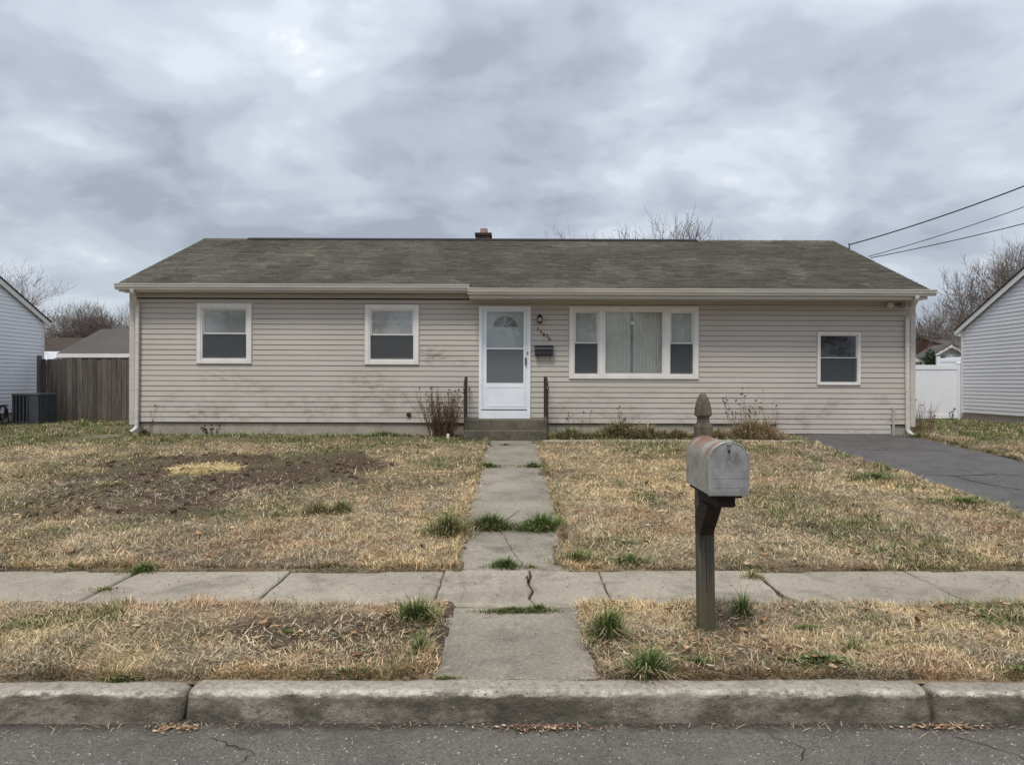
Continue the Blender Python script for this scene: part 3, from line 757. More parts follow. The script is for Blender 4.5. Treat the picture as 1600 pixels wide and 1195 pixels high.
MB().box(XSTEP+.001, XSTEP+.03, YR, -.0, ZTR-.02, ZGR+.02).build('fascia', M['gutter'], house)
# roof deck and shingles
XR0, XR1 = -7.63, 7.94
ylo = YL-.05; dk = MB()
dk.extrude([(ylo, roofz(ylo)-.03), (RY, RZ-.03), (RY, RZ-.05), (ylo, roofz(ylo)-.05)], XR0+.004, XR1-.004)
yr_ = YR-.05
dk.extrude([(yr_, roofz(yr_)-.03), (ylo-.001, roofz(ylo)-.0305), (ylo-.001, roofz(ylo)-.05), (yr_, roofz(yr_)-.05)], XSTEP, XR1-.004)
dk.extrude([(RY+.001, RZ-.03), (2*RY+.3, roofz(-.3)-.03), (2*RY+.3, roofz(-.3)-.05), (RY+.001, RZ-.05)], XR0+.004, XR1-.004)
dk.build('roof', M['vent_black'], house)
shingle_roof('shingles', house, XR0, XR1, ylo, roofz(ylo)-.026, RY, RZ-.026, roof_cols, step_x=XSTEP, y0b=yr_, z0b=roofz(yr_)-.026)
shingle_roof('shingles', house, XR0, XR1, 2*RY+.3, roofz(-.3)-.026, RY+.01, RZ-.03, roof_cols, seed=5)
for x, e in ((XR0+.012, -1), (XR1-.03, 1)):
    MB().extrude([(-.25, roofz(-.25)-.16), (-.25, roofz(-.25)-.052), (RY, RZ-.052), (2*RY+.25, roofz(-.25)-.052), (2*RY+.25, roofz(-.25)-.16), (RY, RZ-.17)], x, x+.018).build('rake_board', M['gutter'], house)
# ridge caps and vent
mb = MB(); xx = XR0
while xx < XR1:
    w = min(.29, XR1-xx); t = random.uniform(0, .004)
    mb.add([(xx, RY-.15, RZ-.078+t), (xx+w, RY-.15, RZ-.085), (xx+w, RY, RZ-.008), (xx, RY, RZ+t), (xx, RY+.15, RZ-.078+t), (xx+w, RY+.15, RZ-.085)], [(0, 1, 2, 3), (3, 2, 5, 4)]); xx += .27
cp = mb.mesh('ridge_caps'); o = link_mesh('ridge_caps', cp, None, house)
at = cp.color_attributes.new('Col', 'FLOAT_COLOR', 'POINT')
for i in range(len(cp.vertices)): c = .13*(.75+.5*((i//6*7919 % 13)/13)); at.data[i].color = (c*1.05, c, c*.85, 1)
cp.materials.append(M['shingle']); tag(o, kind='stuff')
RV0, RV1 = (388-800)*(HY+RY)/F, (1087-800)*(HY+RY)/F
MB().extrude([(RY-.15, RZ-.062), (RY-.145, RZ-.040), (RY, RZ+.016), (RY+.145, RZ-.040), (RY+.15, RZ-.062), (RY, RZ+.004)], RV0, RV1).build('ridge_vent', M['vent_black'], house)
# chimney
cx0, cx1 = (741.5-800)*(HY+RY+.35)/F, (767.5-800)*(HY+RY+.35)/F
cy0 = RY+.15; czt = 1.5+(598-363.5)*(HY+cy0)/F+ZL
chim = MB().box(cx0+.03, cx1-.03, cy0+.03, cy0+.40, RZ-.4, czt-.09).build('chimney', M['brick_dark'], house)
bz = RZ-.30
row = 0
while bz < czt-.08:
    for k in range(2):
        w = (cx1-cx0-.05)/2
        a = cx0+.022+k*w + (0 if row % 2 == 0 else 0)
        MB().box(a+.004, a+w-.004, cy0+.016, cy0+.03, bz, bz+.06).build('brick', M['brick_dark'], chim)
    bz += .070; row += 1
MB().box(cx0, cx1, cy0, cy0+.43, czt-.085, czt-.006).build('crown', M['brick_dark'], chim, bevel=.012)
mc = (cx0+cx1)/2+.01
MB().lathe([(.095, 0), (.098, .02), (.092, .11), (.094, .125), (.075, .125), (.072, .03)], 18, (mc, cy0+.2, czt-.006)).build('flue', M['clay'], chim, smooth=False)
# downspouts
def downspout(path, parent, w=.078, d=.055):
    mb = MB(); rings = []
    pts = [Vector(p) for p in path]
    out = [pts[0]]
    for i in range(1, len(pts)-1):   # soften elbows
        a = pts[i]+(pts[i-1]-pts[i]).normalized()*.06; b = pts[i]+(pts[i+1]-pts[i]).normalized()*.06
        for t in (0, .25, .5, .75, 1): out.append(a.lerp(pts[i], t).lerp(pts[i].lerp(b, t), t))
    out.append(pts[-1]); V = []; n = 8
    sec = [(-w/2, -d/2+.012), (-w/2+.012, -d/2), (w/2-.012, -d/2), (w/2, -d/2+.012), (w/2, d/2-.012), (w/2-.012, d/2), (-w/2+.012, d/2), (-w/2, d/2-.012)]
    for i, p in enumerate(out):
        dr = (out[min(i+1, len(out)-1)]-out[max(i-1, 0)]).normalized()
        right = Vector((1, 0, 0)); right = (right-dr*right.dot(dr)).normalized(); fw = dr.cross(right)
        for (a, b) in sec: q = p+right*a+fw*b; V.append(q)
    Fs = []
    for i in range(len(out)-1):
        for k in range(n): Fs.append((i*n+k, i*n+(k+1) % n, (i+1)*n+(k+1) % n, (i+1)*n+k))
    mb.add(V, Fs)
    o = mb.build('downspout', M['gutter'], parent, smooth=False)
    m_ = o.modifiers.new('thickness', 'SOLIDIFY'); m_.thickness = .002
    return o
gl_z = ZGL-.10; gr_z = ZGR-.10
downspout([(-7.31, YL-.06, gl_z-.005), (-7.31, YL-.06, gl_z-.06), (-7.35, -.07, gl_z-.30), (-7.36, -.07, .18), (-7.36, -.07, .13), (-7.42, -.18, .055)], house)
downspout([(7.63, YR-.06, gr_z-.005), (7.63, YR-.06, gr_z-.07), (7.74, -.07, gr_z-.36), (7.755, -.07, .20), (7.755, -.07, .12), (7.83, -.20, .03)], house)
for z in (.9, 1.8): 
    for x in (-7.357, 7.75): MB().box(x-.05, x+.05, -.102, -.098, z, z+.03).build('strap', M['gutter'], house)

# windows ------------------------------------------------------------
def double_hung(parent_house, r, trim_w=.058, dark=False, name='window', mid=None, glass_up='glass', screen=True, thin=False):
    x0, x1, z0, z1 = r
    w = frame_ring(MB(), x0, x1, z0, z1, trim_w, -.052, -.0, wb=trim_w*.9).build(name, M['trim'], parent_house, bevel=.004)
    # beige J-channel ring around the trim
    MB_ = frame_ring(MB(), x0-.012, x1+.012, z0-.012, z1+.012, .012, -.034, -.004).build('casing', M['trim_beige'], w)
    unit(w, x0+trim_w+.001, x1-trim_w-.001, z0+trim_w*.9+.001, z1-trim_w-.001, mid, glass_up, screen, thin); return w
def unit(w, x0, x1, z0, z1, mid=None, glass='glass', screen=True, thin=False):
    fr = .028 if not thin else .018
    frame_ring(MB(), x0, x1, z0, z1, fr, -.040, .075, wb=fr*1.2).build('frame', M['trim'], w, bevel=.003)
    a, b, c, d = x0+fr+.001, x1-fr-.001, z0+fr*1.2+.001, z1-fr-.001
    mz = (c+d)/2 if mid is None else mid
    st = .024 if not thin else .014
    frame_ring(MB(), a, b, mz-.012, d, st, -.006, .022).build('sash', M['trim'], w, bevel=.002)
    frame_ring(MB(), a, b, c, mz+.014, st, .024, .050, wb=st*1.3).build('sash', M['trim'], w, bevel=.002)
    MB().box(a+st, b-st, .006, .010, mz-.012+st, d-st).build('pane', M[glass], w)
    MB().box(a+st, b-st, .036, .040, c+st*1.3, mz+.014-st).build('pane', M[glass], w)
    if screen:
        MB().box(a+.006, b-.006, -.010, -.008, c+.006, mz-.014).build('screen', M['screen'], w)
def picture(w, x0, x1, z0, z1):
    frame_ring(MB(), x0, x1, z0, z1, .034, -.040, .075, wb=.045).build('frame', M['trim'], w, bevel=.003)
    MB().box(x0+.035, x1-.035, .010, .015, z0+.046, z1-.035).build('pane', M['glass_clear'], w)
double_hung(house, R_W1, .075, mid=WZ(521.5, 350)); double_hung(house, R_W2, .075, mid=WZ(523.5, 612))
gw = double_hung(house, R_GW, .038, mid=WZ(559, 1309), glass_up='glass_dark', thin=True)
x0, x1, z0, z1 = R_PW
mb = frame_ring(MB(), x0, x1, z0, z1, .075, -.052, 0., wb=.065); ml = (WX(935.5), WX(942.5)); mr_ = (WX(1036.5), WX(1044))
mb.box(ml[0], ml[1], -.050, .0, z0+.065, z1-.075); mb.box(mr_[0], mr_[1], -.050, .0, z0+.065, z1-.075)
pw = mb.build('window', M['trim'], house, bevel=.004); tag(pw, 'wide picture window with a narrow double hung window on each side')
frame_ring(MB(), x0-.012, x1+.012, z0-.012, z1+.012, .012, -.034, -.004).build('casing', M['trim_beige'], pw)
mz = WZ(536.5, 985)
unit(pw, x0+.076, ml[0]-.001, z0+.066, z1-.076, mz); unit(pw, mr_[1]+.001, x1-.076, z0+.066, z1-.076, mz); picture(pw, ml[1]+.001, mr_[0]-.001, z0+.066, z1-.076)
# blinds and curtains behind the glass (hang inside: things of their own)
def blind_h(r, label, tilt=.5):
    x0, x1, z0, z1 = ins(r, .12); t = empty('window_blind', (0, HY, .45)); t.rotation_euler = (0, .0035, 0)
    tag(t, label, 'blind', 'horizontal blinds behind the windows')
    MB().box(x0, x1, .085, .12, z1-.03, z1+.01).build('headrail', M['blind'], t)
    mb = MB(); z = z0
    while z < z1-.035:
        mb.add([(x0, .090, z), (x1, .090, z), (x1, .108, z+.021), (x0, .108, z+.021)], [(0, 1, 2, 3)]); z += .0225
    mb.build('slats', M['blind'], t, kind='stuff'); return t
blind_h(R_W1, 'closed pale horizontal blind in the window nearest the left corner')
blind_h(R_W2, 'pale horizontal blind in the window left of the front door')
def blind_v(x0, x1, z0, z1, label, gap=None):
    t = empty('vertical_blind', (0, HY, .45)); t.rotation_euler = (0, .0035, 0); tag(t, label, 'blind', 'vertical blinds behind the front window')
    MB().box(x0, x1, .10, .14, z1-.02, z1+.02).build('headrail', M['blind'], t)
    x = x0
    while x < x1-.03:
        w = .072
        if gap and abs(x+w/2-gap) < .03: x += .03; continue
        y = .115+random.uniform(-.004, .004); a = random.uniform(.006, .02)
        MB().add([(x, y-a/2, z0), (x+w*.5, y-.006, z0), (x+w, y+a/2, z0), (x, y-a/2, z1-.02), (x+w*.5, y-.006, z1-.02), (x+w, y+a/2, z1-.02)], [(0, 1, 4, 3), (1, 2, 5, 4)]).build('vane', M['vertical_blind'], t)
        x += w*.93
    return t
zb_, zt_ = R_PW[2]+.07, R_PW[3]-.08
blind_v(WX(943), WX(1037), zb_, zt_, 'closed pale green vertical blind filling the central picture pane', gap=WX(988.5))
blind_v(WX(897), WX(936), zb_, zt_, 'vertical blind behind the narrow pane left of the picture pane')
blind_v(WX(1044), WX(1083), zb_, zt_, 'vertical blind behind the narrow pane right of the picture pane')
cu = empty('window_curtain', (0, HY, .45)); cu.rotation_euler = (0, .0035, 0); tag(cu, 'dark grey cloth hung behind the small window near the right corner', 'curtain')
V = []; n = 40; gx0, gx1 = R_GW[0]+.03, R_GW[1]-.03
for i in range(n+1):
    x = gx0+(gx1-gx0)*i/n; y = .13+.012*math.sin(i*1.3)
    V += [(x, y, R_GW[2]+.02), (x, y, R_GW[3]-.02)]
MB().add(V, [(2*i, 2*i+2, 2*i+3, 2*i+1) for i in range(n)]).build('cloth', simple('dark_curtain', (.055, .058, .07), (.035, .038, .045), 4, .9), cu)
# door ----------------------------------------------------------------
x0, x1, z0, z1 = R_D
df = MB(); df.box(x0, x0+.065, -.055, 0, z0, z1); df.box(x1-.065, x1, -.055, 0, z0, z1); df.box(x0+.065, x1-.065, -.055, 0, z1-.065, z1)
df.box(x0+.065, x0+.095, -.035, .05, z0, z1-.066); df.box(x1-.095, x1-.065, -.035, .05, z0, z1-.066); df.box(x0+.096, x1-.096, -.035, .05, z1-.097, z1-.066)
df.build('door_frame', M['door_white'], house, bevel=.004)
MB().box(x0+.002, x1-.002, -.062, -.056, z0-.002, WZ(641.5)).build('sill_panel', M['door_white'], house)
MB().box(WX(765), WX(821), -.085, -.063, z0-.02, z0+.012).build('door_mat_strip', M['arm_wood'], house)
sx0, sx1, sz0, sz1 = x0+.097, x1-.097, WZ(640), z1-.099
gz1, gz0, kz = WZ(488), WZ(599), WZ(603)
gx0, gx1 = WX(760), WX(817.5); gm = WZ(545.5)
sdm = MB(); sdm.box(sx0, gx0, -.045, -.012, sz0, sz1); sdm.box(gx1, sx1, -.045, -.012, sz0, sz1); sdm.box(gx0, gx1, -.045, -.012, gz1, sz1); sdm.box(gx0, gx1, -.045, -.012, sz0, gz0); sdm.box(gx0, gx1, -.040, -.014, gm-.010, gm+.016)
st = sdm.build('storm_door', M['door_white'], house, bevel=.003)
kp = MB(); frame_ring(kp, gx0-.01, gx1+.01, sz0+.06, kz-.02, .012, -.051, -.0455); kp.build('kick_panel', M['door_white'], st)
MB().box(gx0, gx1, -.030, -.026, gm+.017, gz1).build('glass', M['door_glass'], st)
MB().box(gx0, gx1, -.034, -.032, gz0, gm-.011).build('screen', M['screen_door'], st)
MB().box(WX(820), WX(822), -.075, -.046, WZ(571), WZ(559)).build('handle', M['black_metal'], st)
MB().box(WX(822.5), WX(825), -.064, -.0555, WZ(554.5), WZ(550)).build('latch_plate', simple('steel', (.35, .35, .35), metal=.6, rough=.4), st)
MB().box(x0+.03, sx1+.03, -.058, -.020, sz0-.014, sz0-.002).build('bottom_gap', M['black_iron'], st)
# inner door with half round light
ind = MB(); ix0, ix1 = x0+.098, x1-.098; iz0, iz1 = z0+.04, z1-.10
ind.box(ix0, ix1, .055, .095, iz0, iz1); dr = ind.build('front_door', M['inner_door'], house)
fcx, fcz, fr_ = WX(788.5), WZ(511.5), .245
mb = MB(); V = [(fcx, .052, fcz)]; 
for i in range(25): a = math.pi*i/24; V.append((fcx+fr_*math.cos(a), .052, fcz+fr_*.90*math.sin(a)))
mb.add(V, [(0, i+2, i+1) for i in range(24)]); mb.build('fanlight', simple('fanlight_dark_glass', (.03, .033, .038), (.015, .018, .02), 6, .5, .2), dr)
mb = MB()
for a in (0, .25, .5, .75, 1): 
    an = math.pi*a; d = Vector((math.cos(an), 0, math.sin(an)*.9)); mb.tube([Vector((fcx, .046, fcz))+d*.06, Vector((fcx, .046, fcz))+d*fr_], .011, 4)
for rr_ in (.062, fr_): mb.tube([(fcx+rr_*math.cos(math.pi*i/16), .046, fcz+rr_*.9*math.sin(math.pi*i/16)) for i in range(17)], .011, 4)
mb.build('fanlight_bars', M['trim'], dr)
for (a, b, c, d) in ((.07, .36, .28, .75), (.44, .73, .28, .75), (.07, .36, .86, 1.32), (.44, .73, .86, 1.32)):
    frame_ring(MB(), ix0+a*.95, ix0+b*.95, iz0+c, iz0+d, .022, .045, .0545).build('door_panel', M['inner_door'], dr, bevel=.004)
# vent cap, pipes on the wall
MB().lathe([(.04, 0), (.045, .01), (.045, .03), (.03, .035)], 14).build('vent_cap', M['black_iron'], house, loc=(WX(639), -.02, WZ(648, 639))).rotation_euler = (R(90), 0, 0)
px_, pz = W(1394, 637)
MB().tube([(px_, -.05, ZL+.44+.01), (px_, -.05, pz-.03), (px_, -.045, pz-.01), (px_, -.01, pz)], .024, 10).build('vent_pipe', M['pvc'], house)

# ------------------------------------------------------------------ stoop and railings
stp = empty('door_steps', (-.13, 13.9, .44)); tag(stp, 'two mossy grey concrete steps below the front door', 'steps')
def step(x0, x1, y0, y1, z0, z1, name):
    o = MB().box(x0+.13, x1+.13, y0-13.9, y1-13.9, z0-.44, z1-.44).build(name, M['stoop'], stp, bevel=.012); return o
step(-.90, .66, 13.92, 14.47, .40, .795, 'landing'); step(-.90, .64, 13.60, 13.915, .38, .605, 'tread')
def railing(px_f, px_b, label):
    yf, yb = 13.75, 14.38
    xf, xb = (px_f-800)*yf/F, (px_b-800)*yb/F
    t = empty('stair_railing', ((xf+xb)/2, 14.05, .5)); tag(t, label, 'railing', 'iron railings beside the door steps'); o_ = Vector((t.location))
    def P(x, y, z): return Vector((x, y, z))-o_
    zt = 1.5-(590-598)*yb/F; zf = zt-.02
    xm = xf+(xb-xf)*.5; ym = 14.05
    def bar(a, b, r, name, ): 
        mb = MB(); mb.tube([a, b], r*1.25, 4); return mb.build(name, M['black_iron'], t)
    bar(P(xf, yf, .58), P(xf, yf, zf-.17), .013, 'post'); bar(P(xb, yb, .79), P(xb, yb, zt), .013, 'post')
    mb = MB(); mb.tube([P(xf, yf-.03, zf-.22), P(xf, yf, zf-.17), P(xm, ym, zt), P(xb, yb, zt)], .021, 6); mb.build('handrail', M['black_iron'], t)
    bar(P(xf, yf, .80), P(xb, yb, .90), .010, 'lower_rail')
    for i in range(1, 6):
        f = i/6; x = xf+(xb-xf)*f; y = yf+(yb-yf)*f; top = (zf-.17)+(zt-(zf-.17))*min(1, f/.48)
        bar(P(x, y, .80+.10*f), P(x, y, top), .006, 'baluster')
railing(725.5, 729.5, 'black iron stair railing left of the front door')
railing(856, 850.5, 'black iron stair railing right of the front door')

# ------------------------------------------------------------------ wall lantern, number, letter box, flood light
def wxz(px, py): x = (px-800)*S; return x, 1.5-(py-598)*S
x, z = wxz(843, 500)
ln = empty('wall_lantern', (x, HY-.03, z)); tag(ln, 'black lantern with pale glass on the siding right of the door', 'lantern')
MB().box(-.055, .055, -.008, .004, -.08, .10).build('mounting_plate', M['trim_beige'], ln)
mb = MB(); mb.lathe([(.012, .10), (.03, .085), (.058, .045), (.062, .035), (.03, .03)], 6, (0, -.09, 0)); mb.tube([(0, -.005, .05), (0, -.05, .075), (0, -.09, .10)], .008, 6); mb.build('roof_cap', M['black_metal'], ln)
mb = MB()
for k in range(6): a = math.pi/3*k; mb.tube([(.045*math.cos(a), -.09+.045*math.sin(a), -.06), (.052*math.cos(a), -.09+.052*math.sin(a), .035)], .007, 4)
mb.lathe([(.02, -.085), (.045, -.07), (.05, -.058), (.045, -.055)], 6, (0, -.09, 0)); mb.build('cage', M['black_metal'], ln)
MB().lathe([(.028, -.055), (.032, .0), (.030, .03)], 12, (0, -.09, 0)).build('lamp_glass', M['lamp_glass'], ln, smooth=True)
M['digit'] = simple('digit_metal', (.055, .045, .035), rough=.5)
hn = empty('house_number', (*wxz(850, 523)[:1], HY-.03, wxz(850, 523)[1])); tag(hn, 'dark metal house number digits stepping down diagonally above the letter box', 'house number')
for i, (ch, px, py) in enumerate((('7', 840.5, 516), ('3', 845, 519.5), ('8', 849.5, 524), ('2', 855, 525.5), ('0', 858.5, 531))):
    cu_ = bpy.data.curves.new('digit', 'FONT'); cu_.body = ch; cu_.size = .098; cu_.extrude = .004; cu_.align_x = 'CENTER'; cu_.align_y = 'CENTER'
    tmp = bpy.data.objects.new('tmp', cu_); me = bpy.data.meshes.new_from_object(tmp); me.name = 'digit'; bpy.data.objects.remove(tmp)
    x, z = wxz(px, py); o = link_mesh('digit', me, None, hn); me.materials.clear(); me.materials.append(M['digit'])
    o.rotation_euler = (R(90), 0, 0); o.location = (x-hn.location.x, -.004, z-hn.location.z)
x, z = wxz(849.7, 548.5)
lb = empty('letter_box', (x, HY-.03, z)); tag(lb, 'black wall letter box with two hooks beside the front door', 'letter box')
MB().extrude([(0, -.095), (-.10, -.095), (-.105, -.07), (-.095, .045), (0, .095)], -.178, .178).build('box', M['black_metal'], lb, bevel=.005)
MB().extrude([(.0, .098), (-.100, .047), (-.115, .020), (-.120, .020), (-.106, .055), (.0, .108)], -.186, .186).build('lid', M['black_metal'], lb)
for sx in (-1, 1): MB().tube([(sx*.12, -.06, -.09), (sx*.12, -.06, -.175), (sx*.12, -.075, -.185), (sx*.12, -.10, -.17)], .006, 6).build('hook', M['black_iron'], lb)
x, z = wxz(1393, 478)
fl = empty('flood_light', (x, HY-.03, z)); tag(fl, 'twin head floodlight under the eave at the right corner', 'light')
MB().lathe([(.05, 0), (.05, .03), (.03, .04)], 14).build('mount', M['trim_beige'], fl).rotation_euler = (R(90), 0, 0)
M['flood_dark'] = simple('flood_housing', (.22, .19, .16), rough=.5)
for sx, mt in ((-1, 'trim_beige'), (1, 'flood_dark')):
    mb = MB(); mb.tube([(sx*.03, -.04, 0), (sx*.07, -.08, .0)], .012, 8); mb.tube([(sx*.07, -.06, .01), (sx*.10, -.12, -.005), (sx*.12, -.17, -.012), (sx*.122, -.175, -.013)], [.028, .045, .062, .060], 14)
    mb.build('lamp_head', M[mt], fl, smooth=False)

# ------------------------------------------------------------------ neighbours
def neighbour(name, X, yback, side, mat, label, zeave, L=7.9, slope=.47, z0=.70, depth=11.):
    """gable wall facing the driveway side; local x runs towards world +Y (side=+1, wall faces +X) or -Y (side=-1, wall faces -X)"""
    yfront = yback-L
    t = empty(name, (X, yfront if side > 0 else yback, .42), R(90) if side > 0 else R(-90)); tag(t, label, 'house')
    lz = -.42; ze = zeave+lz; zr = ze+slope*L/2
    def top(x): return ze+slope*min(x, L-x)
    def span(z):
        if z <= ze: return (.03, L-.03)
        d = (z-ze)/slope; return (d+.03, L-d-.03)
    siding_wall(t, z0+lz, zr-.12, span, [], mat)
    MB().extrude([(0, z0+lz-.02), (L, z0+lz-.02), (L, ze), (L/2, zr), (0, ze)], .003, depth, axis='y').build('wall', mat, t)
    MB().box(.02, L-.02, .02, depth-.02, lz-.05, z0+lz).build('foundation', M['foundation'], t)
    for x in (-.01, L-.07): MB().box(x, x+.08, -.034, .05, z0+lz-.03, ze+.02).build('corner_board', M['trim'], t)
    ov = .22; oy = .10
    def rp(x): return ze+.07+slope*min(x, L-x)
    for sgn in (0, 1):
        a, b = (-ov, L/2) if sgn == 0 else (L+ov, L/2)
        za = ze+.07-slope*ov; zb2 = ze+.07+slope*L/2
        MB().extrude([(a, za+.025), (b, zb2+.025), (b, zb2-.01), (a, za-.01)], -oy-.02, depth, axis='y').build('roof', M['vent_black'], t)
        MB().extrude([(a, za-.013), (b, zb2-.013), (b, zb2-.17), (a, za-.15)], -oy, -oy+.02, axis='y').build('rake_board', M['trim'], t)
        MB().extrude([(a+(0 if sgn else 0), za-.015), (a+(.24 if sgn == 0 else -.24), za-.015+.24*slope), (a+(.24 if sgn == 0 else -.24), za-.18), (a, za-.15)], -oy+.021, 0, axis='y').build('soffit_return', M['trim'], t)
        MB().box(min(a, a+(.02 if sgn == 0 else -.02)), max(a, a+(.02 if sgn == 0 else -.02)), 0, depth, za-.15, za-.015).build('fascia', M['trim'], t)
    return t
neighbour('neighbour_house', -13.3, 20.87, 1, M['siding_cool'], 'bluish white sided house at the left edge beside the air conditioner', 3.25)
neighbour('neighbour_house', 12.82, 20.95, -1, M['siding_grey'], 'pale grey sided house at the right edge beside the white fence', 3.02, z0=.66)

# ------------------------------------------------------------------ fences
wf = empty('wooden_fence', (-10.4, 20.45, .42)); tag(wf, 'weathered grey wooden privacy fence behind the air conditioner', 'fence')
x = -13.08+10.4; i = 0
while x < 2.85:
    w = random.uniform(.128, .145); h = 1.76+random.uniform(-.03, .02)-.010*i*.2; dy = random.uniform(-.006, .006)
    pts = [(0, -.02), (w-.004, -.02), (w-.004, h-.03), (w-.03, h), (.026, h), (0, h-.03)]
    o = MB().extrude(pts, 0, .018, axis='y').build('board', M['fence_wood'], wf, loc=(x, dy, 0)); o.rotation_euler = (0, random.uniform(-.006, .006), 0)
    x += w+.003; i += 1
for z in (.3, .95, 1.5): MB().box(-2.68, 2.85, .03, .07, z, z+.085).build('rail', M['fence_wood'], wf)
for x, h in ((-2.75, 1.83), (-.22, 1.79), (2.3, 1.8)): MB().box(x, x+.09, -.09 if x < -2 or x > -1 and x < 0 else .0701, .0 if x < -2 or x > -1 and x < 0 else .16, -.05, h).build('post', M['fence_wood'], wf, bevel=.004)
vf = empty('vinyl_fence', (10.3, 21.1, .45)); tag(vf, 'smooth white vinyl fence panel between the two houses on the right', 'fence')
for (a, b) in ((-2.3, .62), (.74, 2.44)):
    MB().box(a, b, -.03, .03, 1.42, 1.55).build('top_rail', M['white_vinyl'], vf, bevel=.004); MB().box(a, b, -.03, .03, .02, .14).build('bottom_rail', M['white_vinyl'], vf, bevel=.004)
    x = a
    while x < b-.02:
        w = min(.165, b-x); MB().box(x+.0008, x+w-.0008, -.012, .012, .14, 1.42).build('plank', M['white_vinyl'], vf); x += w
for x in (-2.42, .62, 2.44):
    p = MB().box(x, x+.12, -.06, .06, -.05, 1.60).build('post', M['white_vinyl'], vf, bevel=.005)
    MB().add([(x-.01, -.07, 1.602), (x+.13, -.07, 1.602), (x+.13, .07, 1.602), (x-.01, .07, 1.602), (x+.06, 0, 1.65)], [(0, 1, 4), (1, 2, 4), (2, 3, 4), (3, 0, 4), (3, 2, 1, 0)]).build('post_cap', M['white_vinyl'], p)
vf2 = empty('vinyl_fence', (16.3, 26., .42)); tag(vf2, 'second white vinyl fence rising behind the nearer panel', 'fence')
mb = MB(); mb.extrude([(-1.2, 0), (3, 0), (3, 2.15), (1.0, 2.08), (-1.2, 1.93)], -.02, .02, axis='y'); mb.build('panel', M['white_vinyl'], vf2)
MB().box(-1.3, -1.2, -.05, .05, 0, 2.0).build('post', M['white_vinyl'], vf2); MB().box(-1.19, 3, -.035, -.021, 1.80, 1.92).build('rail', M['white_vinyl'], vf2)

# ------------------------------------------------------------------ air conditioner
ac = empty('air_conditioner', (-12.28, 18.95, .42)); tag(ac, 'dark grey air conditioner condenser beside the left neighbour wall', 'air conditioner')
cw, cd, ch_ = .66, .78, .80
MB().box(-cw/2-.08, cw/2+.1, -cd/2-.08, cd/2+.08, -.04, .035).build('pad', M['concrete'], ac)
MB().box(-cw/2+.03, cw/2-.03, -cd/2+.03, cd/2-.03, .05, ch_-.06).build('coil', M['ac_dark'], ac)
MB().box(-cw/2, cw/2, -cd/2, cd/2, .036, .09).build('base_pan', M['ac'], ac); MB().box(-cw/2-.008, cw/2+.008, -cd/2-.008, cd/2+.008, ch_-.06, ch_).build('top_cover', M['ac'], ac, bevel=.01)
for sx in (-1, 1):
    for sy in (-1, 1):
        a, b = sorted((sx*cw/2, sx*(cw/2-.045))); c, d = sorted((sy*cd/2, sy*(cd/2-.045))); MB().box(a, b, c, d, .09, ch_-.06).build('corner_post', M['ac'], ac)
n = 6
for i in range(n): x = -cw/2+.055+(cw-.11)*(i+.5)/n*1.0; MB().box(x-.018, x+.018, -cd/2, -cd/2+.02, .09, ch_-.06).build('louver', M['ac'], ac)
MB().box(.09+.0, cw/2-.046, -cd/2-.003, -cd/2+.01, .095, ch_-.065).build('access_panel', M['ac'], ac)
for i in range(9): y = -cd/2+.06+(cd-.12)*(i+.5)/9; MB().box(cw/2-.02, cw/2, y-.022, y+.022, .09, ch_-.06).build('louver', M['ac'], ac)
hr = empty('hose_reel', (-12.82, 18.5, .42)); tag(hr, 'black hose reel cut by the left edge beside the air conditioner', 'hose reel')
mb = MB()
for k in range(5): mb.tube([(.02*k-.04, .19*math.cos(a)*(1-.04*k), .32+.19*math.sin(a)*(1-.04*k)) for a in [2*math.pi*i/20 for i in range(21)]], .013, 5)
mb.build('hose', M['black_iron'], hr)
for sx in (-.09, .09): MB().tube([(sx, -.16, 0), (sx, -.05, .32), (sx, .0, .5), (sx, .05, .32), (sx, .16, 0)], .014, 5).build('stand', M['black_iron'], hr)
MB().tube([(-.09, 0, .5), (.14, 0, .52), (.17, -.03, .46)], .012, 5).build('handle', M['black_iron'], hr)

